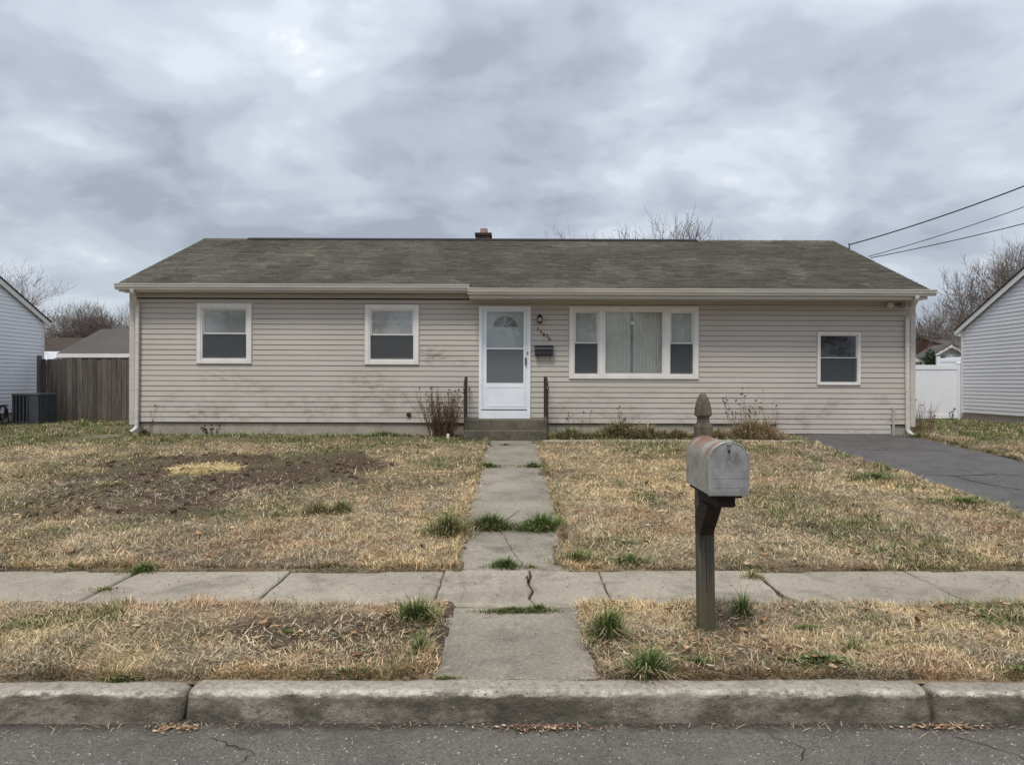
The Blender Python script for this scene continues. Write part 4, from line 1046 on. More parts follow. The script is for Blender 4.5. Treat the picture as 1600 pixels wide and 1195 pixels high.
# ------------------------------------------------------------------ distant buildings
def flat(name, c, rough=.85): return simple(name, c, tuple(x*.85 for x in c), .8, rough, .1)
def small_house(name, label, x0, x1, y0, y1, zb, ze, zr, wallm, roofm, fascm, ridge='x', windows=(), ov=.35):
    t = empty(name, ((x0+x1)/2, y0, zb)); tag(t, label, 'house'); ox, oy = (x0+x1)/2, y0; a, b = x0-ox, x1-ox; c, d = 0, y1-y0; e = ze-zb; r = zr-zb
    MB().box(a, b, c, d, -.2, e-.01).build('wall', wallm, t)
    if ridge == 'x':
        m_ = (c+d)/2; s_ = (r-e)/(m_-c)
        MB().extrude([(c-ov, e-ov*s_+.06), (m_, r+.06), (d+ov, e-ov*s_+.06), (d+ov, e-ov*s_), (m_, r-.0), (c-ov, e-ov*s_)], a-.2, b+.2).build('roof', roofm, t)
        MB().extrude([(c, e-.009), (d, e-.009), (m_, r-.01)], a, b).build('gable', wallm, t)
        MB().box(a-.2, b+.2, c-ov-.03, c-ov, e-ov*s_-.12, e-ov*s_+.05).build('fascia', fascm, t)
    else:
        m_ = (a+b)/2; s_ = (r-e)/(m_-a)
        MB().extrude([(a-ov, e-ov*s_+.08), (m_, r+.08), (b+ov, e-ov*s_+.08), (b+ov, e-ov*s_), (m_, r), (a-ov, e-ov*s_)], c-.25, d+.2, axis='y').build('roof', roofm, t)
        MB().extrude([(a, e-.009), (m_, r-.01), (b, e-.009)], c, d, axis='y').build('gable', wallm, t)
        for q_ in ((a-ov, m_), (m_, b+ov)): 
            zz = [e+(s_*(p-a) if p <= m_ else s_*(b-p)) for p in q_]
            MB().extrude([(q_[0], zz[0]), (q_[1], zz[1]), (q_[1], zz[1]-.16), (q_[0], zz[0]-.16)], c-.27, c-.251, axis='y').build('rake_board', fascm, t)
    for (wx0, wx1, wz0, wz1) in windows:
        w = frame_ring(MB(), wx0-.08, wx1+.08, wz0-.08, wz1+.08, .08, -.05, -.001).build('window', fascm, t); MB().box(wx0, wx1, -.02, -.002, wz0, wz1).build('pane', M['glass_dark'], w)
    return t
M['roof_grey'] = flat('far_grey_roof', (.105, .098, .092)); M['roof_brown'] = flat('far_brown_roof', (.075, .058, .050)); M['wall_grey'] = flat('far_grey_wall', (.17, .165, .16))
M['wall_white'] = flat('far_white_wall', (.62, .64, .68)); M['wall_brick'] = flat('far_brick_wall', (.20, .115, .08)); M['cream'] = flat('cream_trim', (.55, .50, .38))
small_house('garage', 'grey roofed garage behind the wooden fence', -19.5, -9.5, 32.2, 38.4, .4, 2.83, 4.0, M['wall_grey'], M['roof_grey'], M['trim'])
small_house('distant_house', 'low brown roofed house behind the garage on the left', -42, -29, 48, 56, .4, 3.3, 4.6, M['wall_white'], M['roof_brown'], M['trim'], windows=((4.0, 4.8, 1.0, 1.9), (2.0, 2.8, 1.0, 1.9)))
small_house('distant_shed', 'small white shed in front of the brown roofed house', -27.6, -25.4, 40.5, 43, .4, 2.75, 3.2, M['wall_white'], M['wall_white'], M['trim'])
small_house('distant_house', 'white gabled house showing past the right corner of the ranch house', 16.2, 24.6, 44, 52, .4, 2.6, 4.7, M['wall_white'], flat('far_pale_roof', (.45, .47, .50)), M['trim'], ridge='y')
d2 = small_house('distant_house', 'brown roofed house with a chimney beyond the white gabled house', 29, 41, 62, 71, .4, 4.2, 5.6, M['wall_white'], M['roof_brown'], M['cream'])
MB().box(-.6, .0, 3.5, 4.1, 4.6, 5.95).build('chimney', M['wall_brick'], d2)
small_house('distant_house', 'red brick house with cream eaves behind the second vinyl fence', 31.2, 44, 52, 60, .4, 4.0, 4.9, M['wall_brick'], M['roof_grey'], M['cream'], windows=((-4.8, -3.9, 1.8, 2.9),))
small_house('distant_porch', 'small white gabled porch in front of the brown roofed house', 27.3, 30.1, 48.3, 50, .4, 3.15, 3.95, M['wall_white'], M['roof_grey'], M['trim'], ridge='y', ov=.2)

# ------------------------------------------------------------------ service wires
def wire(a, b, sag, r, label):
    a = Vector(a); b = Vector(b); b.z += sag*2.333; pts = []
    for i in range(41):
        t = i/40; p = a.lerp(b, t); p.z -= sag*4*t*(1-t); pts.append(p-a)
    o = MB().tube(pts, r, 5).build('service_wire', M['wire'], None, loc=a); tag(o, label, 'wire', 'service wires running from the roof to the right'); return o
def at(px, py, D): return ((px-800)*D/F, D, 1.5-(py-598)*D/F)
def thru(a, b, t): a = Vector(a); b = Vector(b); return a+(b-a)*t
a1 = at(1327, 383, 17.3); b1 = at(1600, 291.5, 14.2); wire(a1, thru(a1, b1, 2.4), .30, .014, 'topmost and thickest service wire meeting the roof rake at a bracket')
a2 = at(1356, 401.5, 16.35); b2 = at(1600, 324, 13.6); wire(a2, thru(a2, b2, 2.4), .22, .008, 'middle thin service wire above the right neighbour')
a3 = at(1360, 403.5, 16.2); b3 = at(1600, 350, 13.6); wire(a3, thru(a3, b3, 2.4), .14, .009, 'lowest service wire just above the bare tree on the right')
bk = MB(); bk.tube([(0, 0, -.16), (0, 0, .0), (-.02, 0, .03)], .014, 6); o = bk.build('wire_bracket', M['black_iron'], None, loc=(a1[0], a1[1], a1[2])); tag(o, 'small iron bracket on the right rake holding the top wire', 'bracket')

# ------------------------------------------------------------------ mailbox
mbx = empty('mailbox', (1.167, 4.43, -.0)); tag(mbx, 'rusty grey metal mailbox on a carved wooden post by the kerb', 'mailbox')
lean = Matrix.Rotation(R(-.75), 4, 'Y')
w = .0925
mb = MB()
def ring(mb, hw, z, cham=.0): 
    c = cham; b = len(mb.v)
    mb.v += [(-hw+c, -hw, z), (hw-c, -hw, z), (hw, -hw+c, z), (hw, hw-c, z), (hw-c, hw, z), (-hw+c, hw, z), (-hw, hw-c, z), (-hw, -hw+c, z)]; return b
def rings(mb, spec):
    prev = None
    for hw, z, c in spec:
        b = ring(mb, hw, z, c)
        if prev is not None:
            for k in range(8): k2 = (k+1) % 8; mb.f.append((prev+k, prev+k2, b+k2, b+k))
        prev = b
    mb.f.append(tuple(prev+k for k in range(8)))
h = w/2
rings(mb, [(h, -.15, .004), (h, .02, .004), (h, .5, .004), (h, 1.22, .004), (h, 1.235, .004), (h*.72, 1.262, .010)])
pst = mb.build('post', M['post_wood'], mbx); pst.rotation_euler = (0, R(-.75), 0)
mb = MB(); rings(mb, [(h*.70, 1.255, .012), (h*.68, 1.285, .012), (h*.72, 1.293, .012), (h*.96, 1.303, .012), (h*.97, 1.318, .014), (h*.93, 1.345, .016), (h*.80, 1.380, .018), (h*.60, 1.410, .015), (h*.36, 1.430, .010), (h*.16, 1.439, .004), (h*.04, 1.441, .001)])
for k in range(4):
    a = k*math.pi/2; c_, s_ = math.cos(a), math.sin(a)
    for off in (-.018, .018): mb.tube([(c_*h*.985-s_*off, s_*h*.985+c_*off, 1.310), (c_*h*.86-s_*off, s_*h*.86+c_*off, 1.36)], .0035, 4)
mb.build('finial', M['post_wood'], pst)
# groove lines down the post front
for x in (-.006,): MB().box(x, x+.004, -h-.0015, -h+.001, .25, 1.2).build('split', M['crack'], pst)
yf = 3.88-4.43; yb_ = 4.385-4.43
def arch(hw, z0, hs, n=18): 
    pts = [(-hw, z0), (hw, z0)] + [(hw*math.cos(math.pi*i/n), hs + hw*math.sin(math.pi*i/n)) for i in range(n+1)]
    return pts
xc = -.024; z0m = .905; hs = 1.081; hw = .1015
def m_box(name, door):
    k = NT(name); v = k.vec()
    base = k.mix(k.mr(k.noise(v, 7, 5, .6), .35, .7), (.40, .405, .40), (.29, .295, .30))
    sp = k.N.new('ShaderNodeSeparateXYZ'); k.L.new(v, sp.inputs[0])
    if not door:
        gn = k.mr(k.noise(k.vec(scale=(1, 1, .6)), 9, 5, .65), .36, .58, 0, .75); base = k.mix(gn, base, (.35, .345, .26))
        rz_ = k.math('ADD', sp.outputs['Z'], k.math('MULTIPLY', k.noise(k.vec(scale=(1, .5, 1)), 7, 5, .7), .16))
        rust = k.math('MULTIPLY', k.mr(rz_, 1.16, 1.25), k.mr(k.noise(k.vec(scale=(.8, 1.6, 1)), 5, 7, .7), .36, .56))
        base = k.mix(k.math('MULTIPLY', rust, .85), base, (.30, .135, .075))
        base = k.mix(k.mr(k.noise(v, 14, 7, .78), .53, .66, 0, .75), base, (.17, .11, .08))
    else:
        base = k.mix(k.mr(k.noise(k.vec(scale=(1, 1, .7)), 9, 7, .75, .4), .46, .66, 0, .6), base, (.19, .185, .18))
        ds = k.N.new('ShaderNodeVectorMath'); ds.operation = 'DISTANCE'; k.L.new(k.vec(scale=(1, 0, 1)), ds.inputs[0]); ds.inputs[1].default_value = (1.16, 0, 1.10)
        base = k.mix(k.math('MULTIPLY', k.mr(ds.outputs['Value'], .01, .075, 1, 0), k.mr(k.noise(v, 22, 6, .75), .38, .6, 0, .85)), base, (.12, .105, .095))
        low = k.mr(k.math('ADD', sp.outputs['Z'], k.math('MULTIPLY', k.noise(v, 14, 4, .6), .06)), .945, .975, 1, 0)
        base = k.mix(k.math('MULTIPLY', low, .4), base, (.16, .145, .13))
    k.bump(k.math('ADD', k.math('MULTIPLY', k.noise(v, 25, 4, .6), .3), k.noise(v, 6, 3, .5)), .006)
    return k.fin(base, k.mr(k.noise(v, 12, 4, .6), .3, .7, .38, .62), .5, .35)
M['mb_body'] = m_box('galvanised_rusty', False); M['mb_door'] = m_box('galvanised_door', True)
MB().extrude([(x_+xc, z_) for x_, z_ in arch(hw, z0m, hs)], yf+.012, yb_, axis='y').build('box_body', M['mb_body'], mbx, bevel=.002)
for y_, t_ in ((yb_-.012, .012), (yf+.075, .006), (yf+.16, .0)):
    if not t_: continue
    o_ = arch(hw+.004, z0m+.02, hs); i_ = arch(hw-.002, z0m+.02, hs)
    mb = MB(); n = len(o_)-2
    V = [(p[0]+xc, y_, p[1]) for p in o_[1:]+o_[:1]] + [(p[0]+xc, y_+t_, p[1]) for p in o_[1:]+o_[:1]]; k_ = len(o_)
    mb.add(V, [(i, i+1, k_+i+1, k_+i) for i in range(k_-1)] + [tuple(range(k_))[::-1], tuple(range(k_, 2*k_))]).build('rim', M['mb_body'], mbx)
door = MB().extrude([(x_+xc, z_) for x_, z_ in arch(hw+.006, z0m-.004, hs)], yf-.004, yf+.011, axis='y').build('box_door', M['mb_door'], mbx, bevel=.005)
rimp = arch(hw+.004, z0m, hs)[2:]
MB().tube([(p[0]+xc, yf-.005, p[1]) for p in rimp], .0035, 5).build('door_bead', M['mb_door'], door)
for zz in (.945, .995): MB().box(xc-.085, xc+.085, yf-.0055, yf-.0035, zz, zz+.003).build('crease', M['mb_door'], door)
MB().box(xc-.012, xc+.012, yf-.012, yf+.03, hs+hw-.012, hs+hw+.012).build('latch', M['mb_door'], door, bevel=.003)
mb = MB(); mb.tube([(xc-.004, yf-.012, hs+hw-.014), (xc-.006, yf-.022, hs+hw-.035), (xc+.0, yf-.010, hs+hw-.05)], .006, 6); mb.build('pull_tab', simple('worn_steel', (.10, .085, .075), rough=.5, metal=.4), door)
MB().box(xc-.085, xc+.085, yf+.045, yb_-.002, z0m-.021, z0m-.001).build('base_board', M['arm_wood'], mbx)
MB().extrude([(-.047, z0m-.095), (-.047, z0m-.022), (yf+.075, z0m-.022), (yf+.065, z0m-.068), (yf+.10, z0m-.080)], -.062, .033, axis='x').build('support_arm', M['arm_wood'], mbx, bevel=.003)
MB().extrude([(-.047, .61), (-.047, .74), (-.15, z0m-.097), (-.33, z0m-.090), (-.14, .61)], -.075, .006, axis='x').build('brace', M['arm_wood'], mbx, bevel=.003)

# ------------------------------------------------------------------ trees
def gen_tree(seed, H, spread=.55, levels=5, trunk_h=.22, r0=.16, kids=(5, 4, 4, 4), gn=1.0, up=.25, minr=.006):
    r = random.Random(seed); T = MB(); B = MB()
    def branch(p, d, length, rad, lev, mb):
        n = 4 if lev < 2 else 3; pts = [p.copy()]; rr = [rad]; q = p.copy(); dd = d.copy()
        for i in range(n):
            dd = (dd + Vector((r.uniform(-1, 1), r.uniform(-1, 1), r.uniform(-.6, 1)))*(.16 + .05*lev) + Vector((0, 0, up*.22))).normalized()
            q = q + dd*length/n; pts.append(q.copy()); rr.append(max(minr*.7, rad*(1-.62*(i+1)/n)))
        mb.tube(pts, rr, 6 if lev == 0 else (4 if lev < 3 else 3), cap=False)
        if lev >= levels: return
        k = kids[min(lev, len(kids)-1)]
        for j in range(k):
            t = r.uniform(.28, 1.0) if lev > 0 else r.uniform(.62, 1.0)
            i = min(int(t*n), n-1); f = t*n-i; pp = pts[i].lerp(pts[i+1], f); br = rr[i]*(1-f)+rr[i+1]*f
            ax = (pts[i+1]-pts[i]).normalized(); az = r.uniform(0, 2*math.pi); o1 = ax.orthogonal().normalized(); o2 = ax.cross(o1)
            ang = r.uniform(.35, .95)*spread*1.6
            nd = (ax*math.cos(ang) + (o1*math.cos(az)+o2*math.sin(az))*math.sin(ang)).normalized()
            branch(pp, nd, length*r.uniform(.52, .80)*(1.15 if lev == 0 else 1), max(minr, br*r.uniform(.5, .72)), lev+1, B)
        branch(pts[-1], dd, length*r.uniform(.55, .75), max(minr, rr[-1]), lev+1, B)
    branch(Vector((0, 0, -.1)), Vector((r.uniform(-.06, .06), r.uniform(-.06, .06), 1)), H*trunk_h, r0, 0, T)
    zmax = max(v[2] for v in B.v); s = H/zmax
    B.v = [(v[0]*s, v[1]*s, v[2]*s) for v in B.v]; T.v = [(v[0]*s, v[1]*s, v[2]*s) for v in T.v]
    return T.mesh('trunk'), B.mesh('branches')
def place_tree(meshes, x, y, z, rz, label, group, sc=(1, 1, 1), name='bare_tree'):
    t = empty(name, (x, y, z), rz); t.scale = sc; tag(t, label, 'tree', group)
    a = link_mesh('trunk', meshes[0], M['bark'], t); b = link_mesh('branches', meshes[1], M['twig'], t); return t
GL = 'bare winter trees behind the houses'
tA = gen_tree(3, 8.0, .60, 5, .30, .13, (6, 5, 4, 3), minr=.0055)
tB = gen_tree(8, 8.0, .75, 5, .20, .12, (7, 5, 4, 3), minr=.006)
tC = gen_tree(15, 8.0, .50, 5, .24, .12, (6, 5, 4, 3), minr=.006)
place_tree(tA, at(26, 0, 36)[0], 36, .4, 1.0, 'thin bare tree rising behind the left neighbour roof', GL, (1.05, 1.05, .93))
place_tree(tC, at(-35, 0, 38)[0], 38, .4, 2.0, 'bare tree cropped by the left edge above the neighbour roof', GL, (1, 1, .96))
place_tree(tB, at(118, 0, 60)[0], 60, .4, .3, 'broad bare tree left of the garage roof', GL, (.95, .95, 1.0))
place_tree(tC, at(150, 0, 66)[0], 66, .4, 1.3, 'bare tree directly above the garage ridge', GL, (1.1, 1.1, 1.09))
place_tree(tB, at(180, 0, 63)[0], 63, .4, 2.6, 'bare tree between the garage ridge and the ranch house corner', GL, (1.0, 1.0, 1.02))
place_tree(tA, at(88, 0, 70)[0], 70, .4, 4.0, 'bare tree just right of the left neighbour eave', GL, (1.0, 1.0, .93))
place_tree(tC, at(210, 0, 60)[0], 60, .4, .5, 'bare tree half hidden by the left corner of the ranch house', GL, (1, 1, 1.0))
place_tree(tA, at(930, 0, 30)[0], 30, .4, .7, 'lowest of three bare treetops showing above the ridge', GL, (.95, .95, .95))
place_tree(tC, at(985, 0, 31)[0], 31, .4, 2.2, 'middle bare treetop showing above the ridge', GL, (.9, .9, .98))
place_tree(tB, at(1033, 0, 30)[0], 30, .4, 3.5, 'tallest bare treetop above the ridge on the right', GL, (.62, .62, 1.0))
place_tree(tB, at(1560, 0, 38)[0], 38, .4, 5.0, 'large bare tree behind the right neighbour roof', GL, (1.0, 1.0, 1.14))
place_tree(tA, at(1625, 0, 40)[0], 40, .4, .2, 'bare tree cropped by the right edge behind the neighbour roof', GL, (1, 1, 1.2))
place_tree(tC, at(1478, 0, 56)[0], 56, .4, 1.9, 'dense bare tree above the brick house on the right', GL, (.95, .95, .98))
place_tree(tB, at(1500, 0, 60)[0], 60, .4, 4.2, 'bare tree just left of the right neighbour eave', GL, (.8, .8, 1.05))
place_tree(tA, at(1438, 0, 64)[0], 64, .4, 3.2, 'small bare tree just past the right corner of the ranch house', GL, (.7, .7, .80))
for i, (x_, y_, m_, sc_, lb_) in enumerate(((-17, -22, tB, 1.2, 'broad bare tree across the street on the left'), (-9, -19, tC, 1.1, 'bare tree across the street left of centre'), (3, -23, tB, 1.25, 'broad bare tree across the street at the centre'), (9, -18, tA, 1.1, 'bare tree across the street right of centre'), (19, -21, tB, 1.2, 'broad bare tree across the street on the right'))):
    place_tree(m_, x_, y_, 0, i*1.3, lb_, 'bare trees across the street', (sc_, sc_, sc_))
# far wood: a low mass of twigs closing the horizon
tW = gen_tree(44, 6.0, .8, 4, .12, .10, (6, 4, 4), minr=.02)
V = []; Fw = []; base = np.array([v.co[:] for v in tW[1].vertices]); fcs = [tuple(p.vertices) for p in tW[1].polygons]; fa = np.array([f for f in fcs if len(f) == 4])
nb = 0
for i in range(110):
    x = -95+i*1.75+random.uniform(-.8, .8); y = random.uniform(85, 100)
    if abs(x) < 38 and y: continue
    a = random.uniform(0, 6.28); s_ = random.uniform(.75, 1.15); ca, sa = math.cos(a)*s_, math.sin(a)*s_
    V.append(np.stack([base[:, 0]*ca-base[:, 1]*sa+x, base[:, 0]*sa+base[:, 1]*ca+y, base[:, 2]*s_+.4], 1)); Fw.append(fa+nb); nb += len(base)
o = link_mesh('far_wood', np_mesh('far_wood', np.concatenate(V), np.concatenate(Fw)), M['twig']); tag(o, 'far off brown winter wood closing the horizon', kind='stuff')
# evergreen shrub behind the white fence
eg = empty('evergreen_shrub', (at(1457, 0, 30)[0], 30, .4)); tag(eg, 'dark evergreen shrub poking above the white vinyl fence', 'shrub')
def needle_cloud(n, rx, rz_, zc, seed, col):
    r = np.random.default_rng(seed); u = r.normal(size=(n, 3)); u /= np.linalg.norm(u, axis=1)[:, None]; rad = r.random(n)**.4
    lob = 1+.35*np.sin(u[:, 0]*5+seed)*np.cos(u[:, 2]*6)
    P = u*rad[:, None]*lob[:, None]*np.array((rx, rx, rz_)) + np.array((0, 0, zc)); d = r.normal(size=(n, 3))*.06+u*.08; s_ = r.normal(size=(n, 3))*.022
    V = np.stack([P-s_, P+s_, P+d], 1).reshape(-1, 3); Fc = np.arange(3*n).reshape(-1, 3); c = np.repeat(np.array(col)*r.uniform(.6, 1.4, (n, 1)), 3, axis=0); return V, Fc, c
v_, f_, c_ = needle_cloud(2600, .42, .75, 1.55, 3, (.05, .07, .035)); link_mesh('foliage', np_mesh('foliage', v_, f_, cols=c_), M['leaf'], eg); MB().tube([(0, 0, 0), (0, 0, 1.2)], .05, 6).build('stem', M['bark'], eg)

# ------------------------------------------------------------------ grass
def blades(x, y, z, h, w, az, lean, curve, col, tw):
    """each blade: 5 verts (two-segment ribbon), 2 faces"""
    n = len(x); ca, sa = np.cos(az), np.sin(az); pa = az+math.pi/2+tw; wx, wy = np.cos(pa)*w/2, np.sin(pa)*w/2
    l2 = np.clip(lean+curve, 0, 1.75)
    s1, c1 = np.sin(lean)*h*.55, np.cos(lean)*h*.55; s2, c2 = np.sin(l2)*h*.45, np.cos(l2)*h*.45
    V = np.empty((n, 5, 3), dtype=np.float32)
    V[:, 0] = np.stack([x-wx, y-wy, z-.006], 1); V[:, 1] = np.stack([x+wx, y+wy, z-.006], 1)
    mx_, my_, mz_ = x+ca*s1, y+sa*s1, z+c1
    V[:, 2] = np.stack([mx_+wx*.8, my_+wy*.8, mz_], 1); V[:, 3] = np.stack([mx_-wx*.8, my_-wy*.8, mz_], 1)
    V[:, 4] = np.stack([mx_+ca*s2, my_+sa*s2, np.maximum(mz_+c2, z+.002)], 1)
    b = np.arange(n)[:, None]*5
    return V.reshape(-1, 3), [b+np.array([[0, 1, 2, 3]]), b+np.array([[3, 2, 4]])], np.repeat(col, 5, axis=0)
def clump_field(bands, name, label):
    Vs, F4, F3, Cs = [], [], [], []; off = 0
    for (y0, y1, dens, hh, ww, xlim) in bands:
        area = (y1-y0)*(xlim[1]-xlim[0]) if xlim else None
        xa = lambda y: (.74*y+2.4)
        if xlim is None: xl, xr = -xa(y1), xa(y1)
        else: xl, xr = xlim
        nc = int((y1-y0)*(xr-xl)*dens/9)
        cx = rng.uniform(xl, xr, nc); cy = rng.uniform(y0, y1, nc)
        keep = np.abs(cx) < xa(cy)+.3
        cx, cy = cx[keep], cy[keep]
        dn_ = fbm(cx, cy, 2.2, 131, 3); keep = rng.random(len(cx)) < .26+.95*sstep(.38, .60, dn_); cx, cy = cx[keep], cy[keep]
        nc = len(cx); k = 9
        caz = rng.uniform(0, 2*math.pi, nc); ch = rng.lognormal(0, .32, nc)*(.65+.7*fbm(cx, cy, 1.5, 151, 3)); cl = rng.beta(2.6, 1.2, nc)*1.50
        csp = rng.uniform(.012, .045, nc)*(1+.03*cy)
        rep = lambda a: np.repeat(a, k)
        x = rep(cx)+rng.normal(0, 1, nc*k)*rep(csp); y = rep(cy)+rng.normal(0, 1, nc*k)*rep(csp)
        pv_ = paved(x, y); s = soil(x, y); g = greenness(x, y)
        ok = (pv_ < -.002) & (y > 3.735) & (rng.random(len(x)) < (1-.88*s)) & (rng.random(len(x)) < sstep(.002, -.03, pv_)+.35)
        ok &= ~((x > HX0+.05) & (x < HX1-.05) & (y > 14.43))
        straw_ = np.exp(-((((x+4.35)/.50)**2+((y-10.45)/.42)**2)**1.5)); ok &= straw_ < .5
        h = rep(ch)*hh*rng.uniform(.5, 1.25, nc*k)*(1+.15*g)*(1-.35*s)
        az = rep(caz)+rng.normal(0, 1.3, nc*k); ln = np.clip(rep(cl)+rng.normal(0, .34, nc*k), 0, 1.52)*(1-.35*g)
        col = lawn_col(x, y)
        # per-clump tint so a green clump stays one plant
        gc_ = rep(greenness(cx, cy)); isg = rep(rng.random(nc)) < gc_*.95; gcol = np.where((rep(rng.random(nc)) < .62*(1-gc_*.8))[:, None], np.array(PAL['olive']), np.array(PAL['green'])*1.15)
        col = np.where(isg[:, None], gcol, col); dead = rng.random(len(x)) < .16; col = np.where(dead[:, None] & isg[:, None], np.array(PAL['tan'])*.9, col)
        col = col*(rep(rng.uniform(.50, 1.25, nc))*rng.uniform(.72, 1.25, nc*k))[:, None]
        br = rng.random(len(x)) < .10; col = np.where(br[:, None], col*.35, col); lt = rng.random(len(x)) < .06; col = np.where(lt[:, None] & ~isg[:, None], np.array((.70, .60, .42)), col)
        x, y, h, az, ln, col = x[ok], y[ok], h[ok], az[ok], ln[ok], col[ok]; n = len(x)
        z = ground_z(x, y); w_ = ww*rng.uniform(.6, 1.4, n)
        v, f, c = blades(x, y, z, h, w_, az, ln, rng.uniform(0, .8, n), col, rng.uniform(-.9, .9, n))
        Vs.append(v); F4.append(f[0]+off); F3.append(f[1]+off); Cs.append(c); off += len(v)
    me = np_mesh(name, np.concatenate(Vs), [np.concatenate(F4), np.concatenate(F3)], cols=np.concatenate(Cs)); print(name, off//5, 'blades')
    return tag(link_mesh(name, me, M['blade']), label, kind='stuff')
clump_field([(3.73, 4.96, 9500, .040, .0036, None)], 'verge_grass', 'matted dry straw coloured grass of the verge between kerb and sidewalk')
clump_field([(5.83, 7.2, 5600, .046, .0044, None), (7.2, 9.0, 3500, .048, .0054, None), (9.0, 11.5, 2000, .048, .0068, None), (11.5, 14.5, 1100, .050, .0085, None), (14.5, 22, 330, .05, .013, (-16, -7.4)), (14.4, 22, 330, .05, .013, (7.85, 16))], 'lawn_grass', 'dry tan lawn with green patches in front of the house')

def thatch(name, label, y0, y1, dens, L, w, seed):
    r = np.random.default_rng(seed); n = int((y1-y0)*2*(.74*y1+2.2)*dens); y = r.uniform(y0, y1, n); x = r.uniform(-1, 1, n)*(.74*y1+2.2)
    k = (np.abs(x) < .74*y+2.2) & (paved(x, y) < .0) & (soil(x, y) < .6) & (r.random(n) < .25+.9*sstep(.35, .65, fbm(x, y, 1.7, 211, 3))); x, y = x[k], y[k]; n = len(x); z = ground_z(x, y)+r.uniform(.004, .026, n)
    col = lawn_col(x, y)*.5+np.array((.72, .60, .40))*.5; col = col*r.uniform(.45, 1.2, (n, 1))
    v, f, c = blades(x, y, z, L*r.uniform(.4, 1.3, n), w*r.uniform(.6, 1.3, n), r.uniform(0, 6.28, n), r.uniform(1.2, 1.55, n), r.uniform(-.15, .25, n), col, r.uniform(-.3, .3, n))
    return tag(link_mesh(name, np_mesh(name, v, f, cols=c), M['blade']), label, kind='stuff')
thatch('verge_thatch', 'flattened dead grass stems matted across the verge', 3.74, 4.93, 2600, .075, .0030, 1)
thatch('lawn_thatch', 'flattened dead grass stems matted across the near lawn', 5.88, 8.6, 1300, .09, .0042, 2)
thatch('lawn_thatch', 'flattened dead grass stems matted across the far lawn', 8.6, 13.2, 480, .11, .0065, 3)
# ragged fringe where turf overhangs paving
def fringe(name, label, segs, hh, ww, dens):
    X, Y, A = [], [], []
    for (x0, y0, x1, y1, az, c0) in segs:
        L = math.hypot(x1-x0, y1-y0); n = int(L*dens); t = rng.random(n)
        o_ = abs(rng.normal(0, .03, n)); X.append(x0+(x1-x0)*t-math.cos(az)*o_); Y.append(y0+(y1-y0)*t-math.sin(az)*o_); A.append(np.full(n, az))
    x, y, az = map(np.concatenate, (X, Y, A)); dn_ = fbm(x, y, 3.0, 171, 3); keep = (rng.random(len(x)) < sstep(.22, .62, dn_)*.9+.1) & (paved(x, y) < .02); x, y, az = x[keep], y[keep], az[keep]; n = len(x)
    z = np.maximum(ground_z(x, y), base_z(y)-.01); cl = vnoise(x, y, 14, 5); az = az+rng.normal(0, .55, n)+(cl-.5)*2.2; col = lawn_col(x, y); g = greenness(x, y)
    isg = rng.random(n) < g*.7+.08; col = np.where(isg[:, None], np.array(PAL['olive']), col)*rng.uniform(.35, 1.15, n)[:, None]
    v, f, c = blades(x, y, z, hh*rng.uniform(.4, 1.4, n)*(.5+cl), ww*rng.uniform(.6, 1.3, n), az, rng.uniform(.3, 1.35, n), rng.uniform(.1, .6, n), col, rng.uniform(-.9, .9, n))
    return tag(link_mesh(name, np_mesh(name, v, f, cols=c), M['blade']), label, kind='stuff')
S2 = -math.pi/2; N2 = math.pi/2
fringe('edge_grass', 'dry grass hanging over the back of the kerb', [(-5.5, 3.742, XW0-.02, 3.742, S2, 0), (XW1+.02, 3.742, 5.5, 3.742, S2, 0)], .05, .0038, 1500)
fringe('edge_grass', 'dry grass leaning over both long edges of the sidewalk', [(-5, 4.915, XW0, 4.915, N2, 0), (XW1, 4.915, 5, 4.915, N2, 0), (-5, 5.885, XW0, 5.885, S2, 0), (XW1, 5.885, 5.3, 5.885, S2, 0)], .055, .0042, 1100)
fringe('edge_grass', 'dry grass leaning over the edges of the front walk and driveway', [(XW0-.005, 3.76, XW0-.005, 4.92, 0, 0), (XW1+.01, 3.76, XW1+.01, 4.92, math.pi, 0), (XW0-.005, 5.9, XW0-.005, 13.6, 0, 0), (XW1+.01, 5.9, XW1+.01, 13.3, math.pi, 0), (DX0, 6, DX0, 14, 0, 0), (DX1, 9, DX1, 14, math.pi, 0)], .060, .0055, 900)

